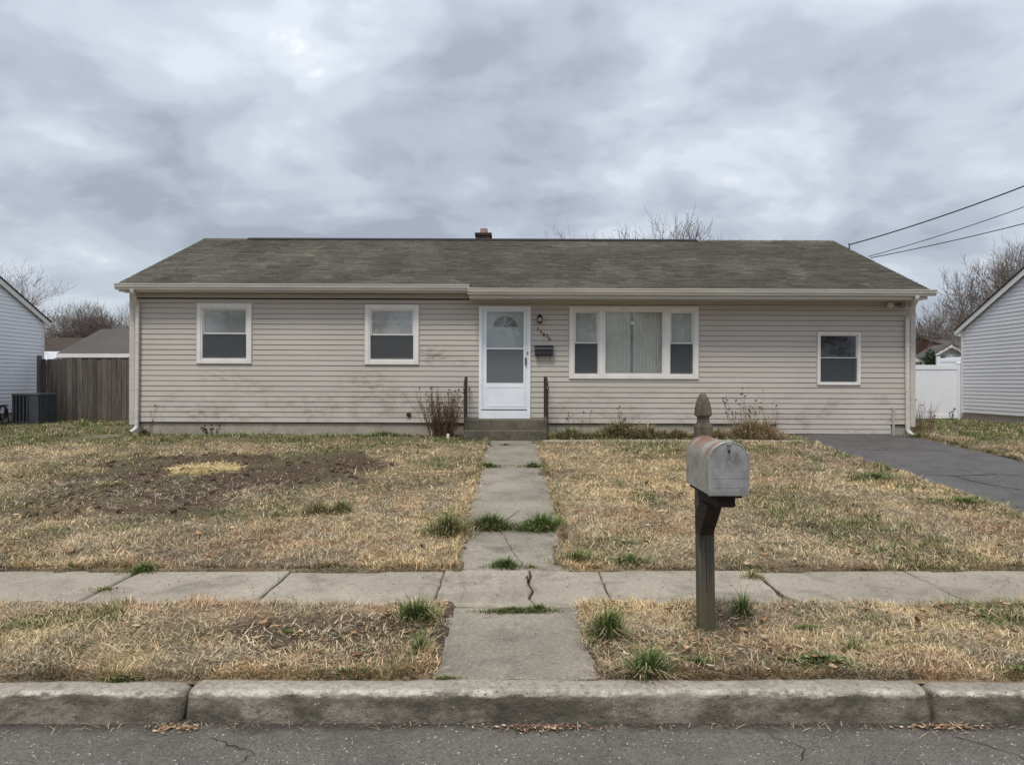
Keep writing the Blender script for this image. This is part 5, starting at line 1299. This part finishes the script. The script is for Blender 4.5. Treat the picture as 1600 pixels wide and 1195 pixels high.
# ------------------------------------------------------------------ green tufts, weeds (each a plant)
def tuft(name, label, x, y, n, h, rad, cols, lean=(.1, .9), w=.004, group=None, cat='grass tuft', curve=(.3, 1.5), ell=(1, 1), dead=.18, sd=None, upz=0):
    r = np.random.default_rng(sd if sd is not None else int(abs(x*977+y*131)*10) % 9999); a = r.uniform(0, 2*math.pi, n); q = np.minimum(np.abs(r.normal(0, .50, n)), 1.12)*rad
    px, py = np.cos(a)*q*ell[0], np.sin(a)*q*ell[1]; z = ground_z(px+x, py+y); pvv = paved(px+x, py+y); z = np.where(pvv > 0, base_z(py+y)+.004, z)
    hh = h*r.uniform(.35, 1.15, n)*(1-.40*np.minimum(q/rad, 1))*(.7+.6*vnoise(np.cos(a)*2+7, np.sin(a)*2+x, 1.3, 3)); az = a+r.normal(0, .6, n); ln = r.uniform(lean[0], lean[1], n)*(.3+.7*q/rad)
    C = np.array(cols)[r.integers(0, len(cols), n)]*r.uniform(.6, 1.3, (n, 1)); dd = r.random(n) < dead; C = np.where(dd[:, None], np.array((.48, .40, .25))*r.uniform(.7, 1.2, (n, 1)), C)
    ln = np.where(dd, ln+.5, ln)
    z0 = float(ground_z(np.array([x]), np.array([y]))[0]) if float(paved(np.array([x]), np.array([y]))[0]) <= 0 else float(base_z(y))
    v, f, c = blades(px, py, z-z0+upz, hh, w*r.uniform(.6, 1.3, n), az, ln, r.uniform(curve[0], curve[1], n), C, r.uniform(-.8, .8, n))
    o = link_mesh(name, np_mesh(name, v, f, cols=c), M['blade'], None, (x, y, z0)); return tag(o, label, cat, group)
GG = [(.105, .16, .042), (.135, .20, .055), (.18, .225, .08), (.08, .12, .038)]
YG = [(.21, .22, .09), (.16, .19, .065), (.27, .26, .13)]
def gp(px, py):   # pixel on the ground -> world x, y
    y = 6.0
    for _ in range(30): y = (1.5-float(base_z(y)))*F/(py-598)
    return (px-800)*y/F, y
GT = 'green grass tufts on the verge'
def tp(px, py, **k): x, y = gp(px, py); return dict(x=x, y=y, **k)
tuft('grass_tuft', 'dark green grass tuft at the left of the lower walk by the sidewalk edge', n=680, h=.19, rad=.115, cols=GG, w=.0055, group=GT, ell=(1.5, .6), **tp(652, 975))
tuft('grass_tuft', 'tall green and straw grass tuft at the right of the lower walk', n=620, h=.25, rad=.105, cols=GG+YG[:1], w=.0055, group=GT, dead=.28, **tp(950, 1003))
tuft('grass_tuft', 'spreading green grass tuft hanging over the kerb', n=520, h=.20, rad=.10, cols=GG, w=.0055, group=GT, ell=(1.4, .5), lean=(.3, 1.3), dead=.25, **tp(1012, 1056))
tuft('grass_tuft', 'upright green grass tuft just right of the mailbox post', n=300, h=.21, rad=.07, cols=GG, w=.005, group=GT, **tp(1160, 972))
tuft('grass_tuft', 'small green tuft beside the lower walk under the dark left tuft', n=300, h=.13, rad=.08, cols=YG+GG, w=.004, group=GT, **tp(655, 1026))
tuft('grass_tuft', 'low green tuft on the verge between kerb and mailbox post', n=240, h=.07, rad=.10, cols=GG, w=.004, group=GT, ell=(1.5, .6), **tp(1092, 1042))
tuft('grass_tuft', 'thin green tuft on the verge far right of the mailbox', n=200, h=.11, rad=.10, cols=YG+GG, w=.004, group=GT, ell=(1.4, .7), dead=.4, **tp(1335, 1020))
def mat_patch(label, px, py, rad, ell, n=700, h=.03, cols=GG, name='clover_patch', w=.006): return tuft(name, label, n=n, h=h, rad=rad, cols=cols, w=w, group='low green weed patches', ell=ell, cat='weeds', lean=(.4, 1.4), dead=.08, **tp(px, py))
mat_patch('low green weed mat on the verge right of the mailbox near the kerb', 1285, 1040, .22, (1.3, .6), 2600, h=.04)
mat_patch('small bright green weed mat behind the larger mat on the right verge', 1262, 988, .075, (1.3, .6), 500, cols=[(.12, .20, .04), (.16, .24, .05)])
mat_patch('low green weed mat against the kerb left of the walk', 535, 1055, .17, (1.6, .4), 1100)
mat_patch('dark green weed mat against the kerb at the far left', 188, 1060, .14, (1.4, .4), 800)
mat_patch('bluish green weed patch on bare soil left of the walk', 565, 1025, .13, (1.3, .6), 380, cols=[(.07, .11, .05), (.09, .12, .06)])
mat_patch('small green weed patch in the left verge straw', 453, 992, .07, (1.2, .8), 260)
mat_patch('green weed patch at the right end of the verge by the kerb', 1592, 1052, .11, (1.2, .6), 480)
mat_patch('green weeds filling the sidewalk joint at the lawn edge on the left', 222, 893, .14, (1.3, .9), 900, h=.05)
mat_patch('dry olive weeds running down the left sidewalk joint', 165, 922, .10, (1.5, .9), 260, cols=YG)
GW = 'weeds growing from joints of the front walk'
def weed(label, px, py, rad, n, h, ell, cols=GG, w=.006, dead=.1): return tuft('walk_weed', label, n=n, h=h, rad=rad, cols=cols, w=w, group=GW, ell=ell, cat='weeds', lean=(.2, 1.2), dead=dead, **tp(px, py))
weed('bushy green weed in the walk joint on its left side', 765, 828, .22, 1200, .22, (1.25, .42), cols=[(.12, .18, .045), (.15, .21, .06), (.10, .14, .04), (.24, .22, .10)])
weed('bright green bushy weed in the walk joint on its right side', 845, 829, .22, 1300, .23, (1.15, .42), cols=[(.14, .22, .05), (.18, .26, .065), (.11, .17, .045)])
weed('small bright green tuft where the upper walk meets the sidewalk', 790, 888, .12, 480, .12, (1.4, .4), cols=[(.13, .20, .05), (.10, .15, .04)])
weed('olive tuft near the top of the cracked sidewalk slab', 830, 889, .06, 120, .055, (1.3, .5), cols=YG)
weed('green weed mat at the joint between sidewalk and lower walk', 803, 957, .20, 1300, .045, (1.4, .20), cols=GG+YG)
weed('weed tuft at the right of that joint below the crack', 843, 955, .09, 420, .06, (1.3, .4))
weed('crushed dry weeds along the crack of the middle sidewalk slab', 824, 905, .06, 130, .02, (.35, 2.2), cols=[(.13, .13, .06), (.10, .09, .05)])
weed('left green weed in the upper walk joint', 764, 731, .24, 460, .10, (1.1, .5), w=.009)
weed('right green weed in the upper walk joint', 834, 731, .24, 460, .11, (1.2, .5), w=.009)
weed('small dark weed in the walk joint nearest the steps left of centre', 762, 698, .12, 140, .05, (1.5, .5), w=.009, cols=[(.09, .09, .05)])
weed('small dark weed in the walk joint nearest the steps at centre', 790, 697, .10, 140, .06, (1.5, .5), w=.009, cols=[(.09, .09, .05)])
weed('tiny weed at the kerb joint of the lower walk', 698, 1061, .05, 150, .025, (1.8, .4), cols=YG)
tuft('grass_tuft', 'large yellow green grass tuft on the lawn left of the walk joint weeds', n=1000, h=.27, rad=.19, cols=YG+GG[:1], w=.006, group='grass tufts on the lawn', ell=(1.3, .7), **tp(700, 838))
tuft('grass_tuft', 'pale green grass tuft in the middle of the left lawn', n=520, h=.21, rad=.20, cols=YG, w=.008, group='grass tufts on the lawn', ell=(1.2, .6), dead=.35, **tp(497, 805))
tuft('grass_tuft', 'smaller pale green tuft just right of the one in the left lawn', n=360, h=.20, rad=.13, cols=YG, w=.008, group='grass tufts on the lawn', dead=.3, **tp(533, 803))
tuft('grass_tuft', 'green grass tuft at the front edge of the right lawn', n=700, h=.13, rad=.22, cols=GG+YG, w=.005, group='grass tufts on the lawn', ell=(1.4, .6), **tp(985, 883))
tuft('grass_tuft', 'green tuft at the lawn corner right of the upper walk', n=700, h=.13, rad=.22, cols=GG+YG, w=.005, group='grass tufts on the lawn', ell=(1.2, .6), dead=.3, **tp(900, 880))
tuft('grass_tuft', 'dry tuft on the sidewalk edge right of the mailbox', n=240, h=.09, rad=.09, cols=YG, w=.005, group='grass tufts on the lawn', dead=.5, **tp(1175, 903))
tuft('grass_tuft', 'green patch of grass at the driveway edge near the middle', n=900, h=.10, rad=.40, cols=GG, w=.009, group='grass tufts on the lawn', ell=(1.3, .6), **tp(1505, 789))
tuft('grass_tuft', 'green patch of grass at the driveway edge near the house', n=800, h=.09, rad=.42, cols=GG, w=.010, group='grass tufts on the lawn', ell=(1.3, .6), **tp(1365, 749))
tuft('grass_tuft', 'green tuft in the dark grass at the foundation left of centre', n=600, h=.16, rad=.55, cols=GG, w=.012, group='grass tufts along the foundation', ell=(1.4, .25), **tp(500, 678))
tuft('grass_tuft', 'green tuft along the foundation near the reddish shrub', n=500, h=.12, rad=.5, cols=GG, w=.012, group='grass tufts along the foundation', ell=(1.5, .3), **tp(600, 683))

# dead shrubs and tall weeds ------------------------------------------
def dead_plant(name, label, px, D, zb, n, h, rad, col, seed, heads=0, headcol=(.05, .045, .04), twigs=2, spread=.35, th=.003, cat='shrub', straw_n=0):
    r = random.Random(seed); x = (px-800)*D/F; t = empty(name, (x, D, zb)); tag(t, label, cat)
    S_ = MB(); Hd = MB()
    for i in range(n):
        a = r.uniform(0, 6.283); q = rad*.45*r.random()**.6; p = Vector((q*math.cos(a), q*.5*math.sin(a), 0)); l = h*r.uniform(.45, 1.)
        d = Vector((math.cos(a)*spread*r.uniform(.1, 1.2), math.sin(a)*spread*.5*r.uniform(.1, 1.2), 1)).normalized()
        pts = [p]; 
        for s_ in range(4):
            d = (d+Vector((r.uniform(-.16, .16), r.uniform(-.12, .12), r.uniform(-.05, .1)))).normalized(); pts.append(pts[-1]+d*l/4)
        S_.tube(pts, [th, th*.9, th*.75, th*.55, th*.35], 3, cap=False)
        for k in range(twigs):
            j = r.randint(1, 3); pp = pts[j]; dd = (d+Vector((r.uniform(-.9, .9), r.uniform(-.5, .5), r.uniform(.1, .6)))).normalized(); e = pp+dd*l*r.uniform(.12, .28)
            S_.tube([pp, (pp+e)/2+Vector((0, 0, .01)), e], [th*.5, th*.45, th*.3], 3, cap=False)
            if heads and r.random() < heads: Hd.obox(e, r.uniform(.012, .028), .015, r.uniform(.012, .03), Matrix.Rotation(r.uniform(0, 3), 3, 'Y'))
        if heads and r.random() < heads: Hd.obox(pts[-1], .025, .02, .03, Matrix.Rotation(r.uniform(0, 3), 3, 'Y'))
    S_.build('stems', simple(name+'_stem', col, tuple(c*.6 for c in col), 8, .9, .1), t, kind='stuff')
    if Hd.v: Hd.build('seed_heads', simple(name+'_head', headcol, None, 8, .9, .1), t, kind='stuff')
    return t
dead_plant('dead_shrub', 'reddish brown leafless shrub left of the door steps', 692, 14.05, .44, 190, 1.02, .5, (.155, .10, .068), 5, heads=.10, headcol=(.10, .06, .045), twigs=3, spread=.38, th=.0042)
dead_plant('dead_weed', 'tall dead weed with dark seed heads near the driveway end of the bed', 1165, 14.0, .45, 12, 1.0, .5, (.16, .13, .10), 9, heads=.7, headcol=(.09, .085, .075), twigs=5, spread=.45, th=.0035, cat='weeds')
dead_plant('dead_weed', 'single tall stalk with seed heads left of the tall dead weed', 1146, 14.0, .45, 2, .98, .08, (.10, .085, .07), 19, heads=1, headcol=(.06, .055, .05), twigs=7, spread=.06, th=.005, cat='weeds')
dead_plant('dead_weed', 'reddish dead stalk in the bed below the picture window', 980, 14.0, .45, 4, .66, .12, (.16, .09, .06), 29, heads=.6, headcol=(.11, .07, .05), twigs=6, spread=.12, th=.006, cat='weeds')
dead_plant('dead_weed', 'thin dead stalks right of the right iron railing', 905, 14.0, .45, 7, .58, .5, (.16, .13, .10), 39, heads=.5, headcol=(.12, .10, .08), twigs=4, spread=.25, th=.004, cat='weeds')
dead_plant('dead_weed', 'bent dark stalk just beside the right iron railing', 868, 14.1, .45, 2, .55, .05, (.06, .05, .045), 49, twigs=0, spread=.2, th=.005, cat='weeds')
dead_plant('dead_weed', 'thin reddish weed at the left corner downspout', 231, 14.2, .46, 5, .62, .15, (.16, .11, .09), 59, heads=.4, headcol=(.12, .09, .08), twigs=4, spread=.2, th=.0035, cat='weeds')
dead_plant('dead_shrub', 'dry tan grass clump by the downspout at the right corner', 1441, 14.9, .45, 90, .75, .5, (.25, .19, .13), 69, heads=.1, headcol=(.22, .17, .12), twigs=1, spread=.30, th=.0035)
dead_plant('dead_weed', 'thin dry stems at the right end of the bed by the driveway', 1210, 14.05, .45, 8, .85, .35, (.22, .18, .14), 79, heads=.4, headcol=(.12, .1, .08), twigs=4, spread=.3, th=.003, cat='weeds')
dead_plant('dead_weed', 'small dark weed against the foundation left of centre', 330, 14.3, .46, 12, .26, .3, (.09, .09, .05), 89, heads=.9, headcol=(.07, .08, .04), twigs=4, spread=.5, th=.003, cat='weeds')
dead_plant('dead_weed', 'short dark twig by the white vinyl fence', 1487, 20.6, .44, 3, .38, .1, (.05, .05, .04), 99, heads=.9, headcol=(.05, .06, .04), twigs=5, spread=.25, th=.008, cat='weeds')
STR = [(.42, .34, .20), (.33, .27, .16), (.24, .19, .12)]
GB = 'clumps in the flower bed right of the steps'
def bed(label, px, D, n, h, rad, cols, ell=(1.5, .3), dead=.3): return tuft('bed_clump', label, x=(px-800)*D/F, y=D, n=n, h=h, rad=rad, cols=cols, w=.011, group=GB, ell=ell, cat='bed plant', lean=(.2, 1.3), dead=dead, sd=int(px))
bed('green and straw ground cover just right of the steps', 890, 13.8, 1300, .27, .50, GG+YG+STR[1:])
bed('tall olive clump below the picture window', 968, 13.9, 1300, .50, .45, YG+STR+[(.09, .10, .05)], dead=.3)
bed('straw and olive clump right of the tall olive clump', 1012, 13.85, 900, .36, .40, YG+STR)
bed('low brown clump left of the mailbox finial in the bed', 1055, 13.85, 800, .26, .40, [(.15, .11, .07)]+STR[1:]+YG[:1])
bed('low brown clump right of the mailbox finial in the bed', 1112, 13.82, 900, .27, .42, [(.15, .11, .07)]+STR+YG[:1])
bed('large heap of straw grass at the driveway end of the bed', 1176, 13.8, 1500, .56, .48, STR+[(.48, .38, .22)], ell=(1.3, .4))
bed('trampled straw stalks spilling beside the driveway', 1205, 13.6, 420, .38, .32, [(.50, .40, .27), (.40, .30, .2)], ell=(1.2, .4))
bed('dark brown twiggy clump behind the heap of straw', 1195, 14.1, 380, .44, .28, [(.10, .075, .05), (.14, .10, .07)], ell=(1.2, .4), dead=.1)
tuft('bed_clump', 'olive weeds under the right corner downspout', n=400, h=.13, rad=.35, cols=YG+STR[2:], w=.010, group='weeds at the house corners', cat='bed plant', ell=(1.4, .4), x=7.75, y=14.05, sd=4)
tuft('bed_clump', 'dark green weed under the left corner downspout', n=260, h=.17, rad=.16, cols=[(.06, .07, .03), (.09, .09, .05)], w=.010, group='weeds at the house corners', cat='bed plant', x=-7.15, y=14.3, sd=5)

# ------------------------------------------------------------------ litter: leaves, straw, stones, clods
def leaf_field(name, label, pts, size, cols, seed, curl=.5):
    r = np.random.default_rng(seed); n = len(pts); V = []; Fs = []; C = []
    x, y = pts[:, 0], pts[:, 1]; pv_ = paved(x, y); z = np.where((pv_ > 0), base_z(y)+.012, ground_z(x, y)+.010+r.random(n)*.014); z = np.where(y < 3.56, ROAD_Z+.008, z); z = np.where((y >= 3.56) & (y < 3.74), .004, z)
    for i in range(n):
        s = size*r.uniform(.5, 1.3); a = r.uniform(0, 6.28); L = s; Wd = s*r.uniform(.28, .6); cz = r.uniform(.1, curl)*s; tl = r.uniform(-.3, .3); ca, sa = math.cos(a), math.sin(a)
        P = [(-L/2, 0, cz*.5), (-L*.15, -Wd/2, cz*.3), (-L*.15, 0, 0), (-L*.15, Wd/2, cz*.45), (L*.2, -Wd*.42, cz*.35), (L*.2, 0, 0), (L*.2, Wd*.42, cz*.3), (L/2, 0, cz*.8)]
        b = 8*i
        V += [(x[i]+p[0]*ca-p[1]*sa, y[i]+p[0]*sa+p[1]*ca, z[i]+p[2]+p[1]*tl+abs(tl)*Wd*.5) for p in P]
        Fs += [(b, b+1, b+2), (b, b+2, b+3), (b+1, b+4, b+5), (b+1, b+5, b+2), (b+2, b+5, b+6), (b+2, b+6, b+3), (b+4, b+7, b+5), (b+5, b+7, b+6)]
        c = np.array(cols[r.integers(0, len(cols))])*r.uniform(.7, 1.25); C += [c]*8
    return np.array(V), np.array(Fs), np.array(C)
LC = [(.42, .30, .18), (.30, .18, .10), (.50, .40, .27), (.20, .12, .075), (.36, .22, .12)]
def scatter(n, y0, y1, seed, fn=None):
    r = np.random.default_rng(seed); y = r.uniform(y0, y1, n*3); x = r.uniform(-1, 1, n*3)*(.74*y+.3); k = (paved(x, y) < -.01)
    if fn is not None: k &= r.random(len(x)) < fn(x, y)
    return np.stack([x[k], y[k]], 1)[:n]
def stuff_leaves(name, label, pts, size, seed, cols=LC):
    v, f, c = leaf_field(name, label, pts, size, cols, seed); return tag(link_mesh(name, np_mesh(name, v, f, cols=c), M['leaf']), label, kind='stuff')
stuff_leaves('leaf_litter', 'small broken dry leaf bits strewn over the verge', scatter(900, 3.75, 4.93, 1), .032, 2)
def _h(x, y): return sstep(.5, .68, fbm(x, y, .8, 71, 3))
stuff_leaves('leaf_litter', 'drifts of pale dry leaves caught in the verge grass', scatter(260, 3.8, 4.9, 61, _h), .055, 62)
stuff_leaves('leaf_litter', 'drifts of brown dry leaves caught in the lawn', scatter(420, 5.95, 9.5, 63, _h), .065, 64)
stuff_leaves('leaf_litter', 'small dry leaf bits strewn over the lawn', scatter(1500, 5.9, 10.5, 3), .034, 4)
stuff_leaves('leaf_litter', 'dry leaf bits over the far lawn', scatter(700, 10.5, 14.2, 5), .045, 6)
r_ = np.random.default_rng(9)
def pile(px, py, rx, ry, n, sd, label, cols=LC):
    x, y = ((px-800)*3.5/F, 3.53) if py > 1100 else gp(px, py); r = np.random.default_rng(sd); p = np.stack([x+r.normal(0, rx, n), y-abs(r.normal(0, ry, n))], 1); stuff_leaves('leaf_litter', label, p, .024, sd, cols)
pile(845, 1135, .11, .035, 170, 21, 'small heap of red brown litter in the gutter below the walk', [(.22, .11, .075), (.16, .09, .06), (.55, .45, .33), (.10, .07, .05)])
pile(272, 1138, .055, .035, 90, 22, 'bits of straw and leaves in the gutter at the left kerb joint')
pile(1480, 1133, .10, .02, 90, 23, 'dry leaf scraps in the gutter at the right kerb joint')
r2 = np.random.default_rng(31); gxp = r2.uniform(-2.9, 2.9, 260); stuff_leaves('leaf_litter', 'fine dark debris lying along the foot of the kerb', np.stack([gxp, 3.555-abs(r2.normal(0, .018, 260))], 1), .014, 33, [(.06, .045, .03), (.10, .08, .055), (.35, .30, .22)])
r3 = np.random.default_rng(91); n3 = 260; gx3 = r3.uniform(-3.2, 3.2, n3); gx3 = np.concatenate([gx3, r3.normal(.13, .12, 60), r3.normal(-1.6, .06, 40), r3.normal(2.07, .08, 40)]); gy3 = 3.55-abs(r3.normal(0, .05, len(gx3)))
v, f, c = blades(gx3, gy3, np.full(len(gx3), ROAD_Z+.008), .05*r3.uniform(.3, 1.4, len(gx3)), .0028*r3.uniform(.6, 1.4, len(gx3)), r3.uniform(0, 6.28, len(gx3)), r3.uniform(1.35, 1.55, len(gx3)), np.zeros(len(gx3)), np.array((.50, .42, .29))*r3.uniform(.3, 1.2, (len(gx3), 1)), r3.uniform(-.3, .3, len(gx3)))
tag(link_mesh('gutter_straw', np_mesh('gutter_straw', v, f, cols=c), M['blade']), 'loose straw bits washed along the gutter', kind='stuff')
r4 = np.random.default_rng(17); q4 = np.stack([r4.uniform(-4, 4, 420), np.where(r4.random(420) < .7, r4.uniform(4.93, 5.87, 420), r4.uniform(3.75, 8, 420))], 1); q4 = q4[paved(q4[:, 0], q4[:, 1]) > .01]
stuff_leaves('leaf_litter', 'crumbs of leaf and twig dropped on the sidewalk and walk', q4, .018, 72, [(.10, .07, .045), (.2, .15, .1), (.06, .045, .03)])
# individual larger leaves
pts = np.concatenate([np.array([gp(*p) for p in ((608, 968), (606, 980), (470, 998), (523, 1000), (553, 1036), (560, 1036), (418, 980), (1262, 1005), (1277, 1008), (1435, 980), (1443, 984), (1585, 1000), (200, 1017), (1048, 1035), (410, 985), (560, 985), (215, 990), (1190, 985), (1350, 960), (1500, 975))]),
    np.array([gp(*p) for p in ((83, 793), (128, 868), (112, 872), (310, 842), (325, 875), (1350, 857), (1392, 866), (1560, 857), (1427, 774), (1340, 869), (1453, 863), (655, 792), (653, 748), (557, 758), (718, 838), (722, 842), (1044, 745), (1010, 760), (575, 845), (660, 860), (1010, 852), (975, 855))])])
for i, p in enumerate(pts):
    v, f, c = leaf_field('', '', p[None, :], .075 if p[1] < 5 else .10, LC, 500+i, .7); o_ = np.array((p[0], p[1], float(v[:, 2].min()))); v = v-o_
    near = p[1] < 5
    o = link_mesh('fallen_leaf', np_mesh('fallen_leaf', v, f, cols=c), M['leaf'], None, tuple(o_))
    tag(o, 'curled dry brown leaf lying in the verge grass' if near else 'curled dry brown leaf lying on the lawn', 'leaf', 'fallen leaves on the verge' if near else 'fallen leaves on the lawn')
# straw heap on the soil patch
def straw_heap(label, cx, cy, rx, ry, n, cols, seed, L=.16):
    r = np.random.default_rng(seed); a = r.uniform(0, 6.28, n); q = r.random(n)**.6; x = cx+np.cos(a)*q*rx; y = cy+np.sin(a)*q*ry; z = ground_z(x, y)+.004+r.random(n)*.02
    v, f, c = blades(x, y, z, L*r.uniform(.4, 1.2, n), .007*r.uniform(.6, 1.3, n), r.uniform(0, 6.28, n), r.uniform(1.25, 1.5, n), r.uniform(-.05, .1, n), np.array(cols)[r.integers(0, len(cols), n)]*r.uniform(.75, 1.2, (n, 1)), r.uniform(-.4, .4, n))
    return tag(link_mesh('straw', np_mesh('straw', v, f, cols=c), M['blade']), label, kind='stuff')
straw_heap('pale yellow straw spread on the bare soil patch', -4.35, 10.45, .52, .42, 1500, [(.72, .58, .30), (.62, .50, .25), (.80, .68, .40)], 3)
straw_heap('small clump of yellow green straw in front of the larger straw', -5.05, 9.15, .12, .12, 90, [(.45, .43, .22), (.33, .33, .15)], 4)
straw_heap('grey dead grass stems lying around the soil patch', -4.3, 8.9, 2.2, 1.0, 1500, [(.36, .30, .22), (.26, .22, .17), (.48, .40, .28)], 5, .13)
straw_heap('loose straw stems on the bare verge soil', -1.05, 4.35, .8, .42, 420, [(.44, .36, .24), (.30, .24, .17), (.55, .46, .32)], 6, .075)
# clods
def clods(label, pts, size, seed, col, name='soil_clods'):
    r = random.Random(seed); mb = MB(); 
    for (x, y) in pts:
        s = size*r.uniform(.4, 1.3); z = float(ground_z(np.array([x]), np.array([y]))[0]) if y > 3.6 else ROAD_Z
        pr = [(s*.5*r.uniform(.7, 1.1), -s*.1), (s*.55*r.uniform(.7, 1.1), s*.15), (s*.35, s*.38), (s*.1, s*.45)]; b0 = len(mb.v); mb.lathe(pr, 6, (x, y, z))
        for i in range(b0, len(mb.v)): v = mb.v[i]; mb.v[i] = (v[0]+r.uniform(-1, 1)*s*.12, v[1]+r.uniform(-1, 1)*s*.12, v[2]+r.uniform(-1, 1)*s*.06)
    return tag(mb.build(name, col, None), label, kind='stuff')
M['clod'] = simple('clod_soil', (.075, .050, .036), (.12, .088, .065), 30, .95, .05, .004, 90)
r_ = np.random.default_rng(77); cand = np.stack([r_.uniform(-6.5, -1.2, 1500), r_.uniform(7.4, 12.3, 1500)], 1); sv = soil(cand[:, 0], cand[:, 1]); cand = cand[r_.random(1500) < sv*.8][:300]
clods('crumbled brown clods of earth on the bare lawn patch', cand, .062, 8, M['clod'])
M['pebble'] = simple('pale_pebble', (.55, .53, .48), (.38, .36, .32), 30, .8, .2)
pb = np.stack([r_.uniform(-3, 3, 330), r_.uniform(2.7, 3.54, 330)], 1); clods('pale grit scattered over the street asphalt', pb, .007, 12, M['pebble'], 'road_grit')
clods('two dark earth mounds on the right lawn', [gp(1237, 829), gp(1268, 827)], .12, 14, M['clod'])
# branch and sticks
def stick(label, pts, r0, cat='stick', name='fallen_stick', m_='twig_pale'):
    a = Vector(pts[0]); o = MB().tube([Vector(p)-a for p in pts], [r0]+[r0*.8]*(len(pts)-2)+[r0*.4], 5).build(name, M[m_], None, loc=a); return tag(o, label, cat)
M['twig_pale'] = simple('pale_stick', (.40, .35, .27), (.28, .24, .18), 20, .85, .1)
stick('long pale stick on the grass below the left downspout', [(-7.45, 14.1, .49), (-7.7, 13.95, .49), (-8.0, 13.75, .48)], .018)
stick('thinner pale stick beside the long one at the left downspout', [(-7.4, 13.9, .48), (-7.7, 13.75, .475), (-7.95, 13.7, .47)], .012)
stick('pale stick lying by the right corner downspout', [(7.85, 14.1, .47), (8.2, 13.95, .47), (8.6, 13.8, .47)], .018)
x, y = gp(775, 826); z = float(base_z(y))+.02
stick('dark dead stalk leaning up from the left walk joint weed', [(x+.0, y, z), (x+.12, y+.08, z+.07), (x+.24, y+.12, z+.14)], .007, m_='twig')
stick('second dark stalk lying across the walk joint weed', [(x+.1, y-.03, z), (x+.24, y, z+.04), (x+.33, y+.02, z+.06)], .007, m_='twig')
stick('short dark stalk pointing left from the walk joint weed', [(x-.02, y+.05, z), (x-.09, y+.12, z+.09)], .006, m_='twig')
x, y = gp(745, 677); o = MB().obox((0, 0, 0), .05, .02, .09).build('white_marker', M['trim'], None, loc=((700-800)*13.75/F, 13.75, .50), bevel=.008); tag(o, 'small white marker beside the foot of the reddish shrub', 'marker')
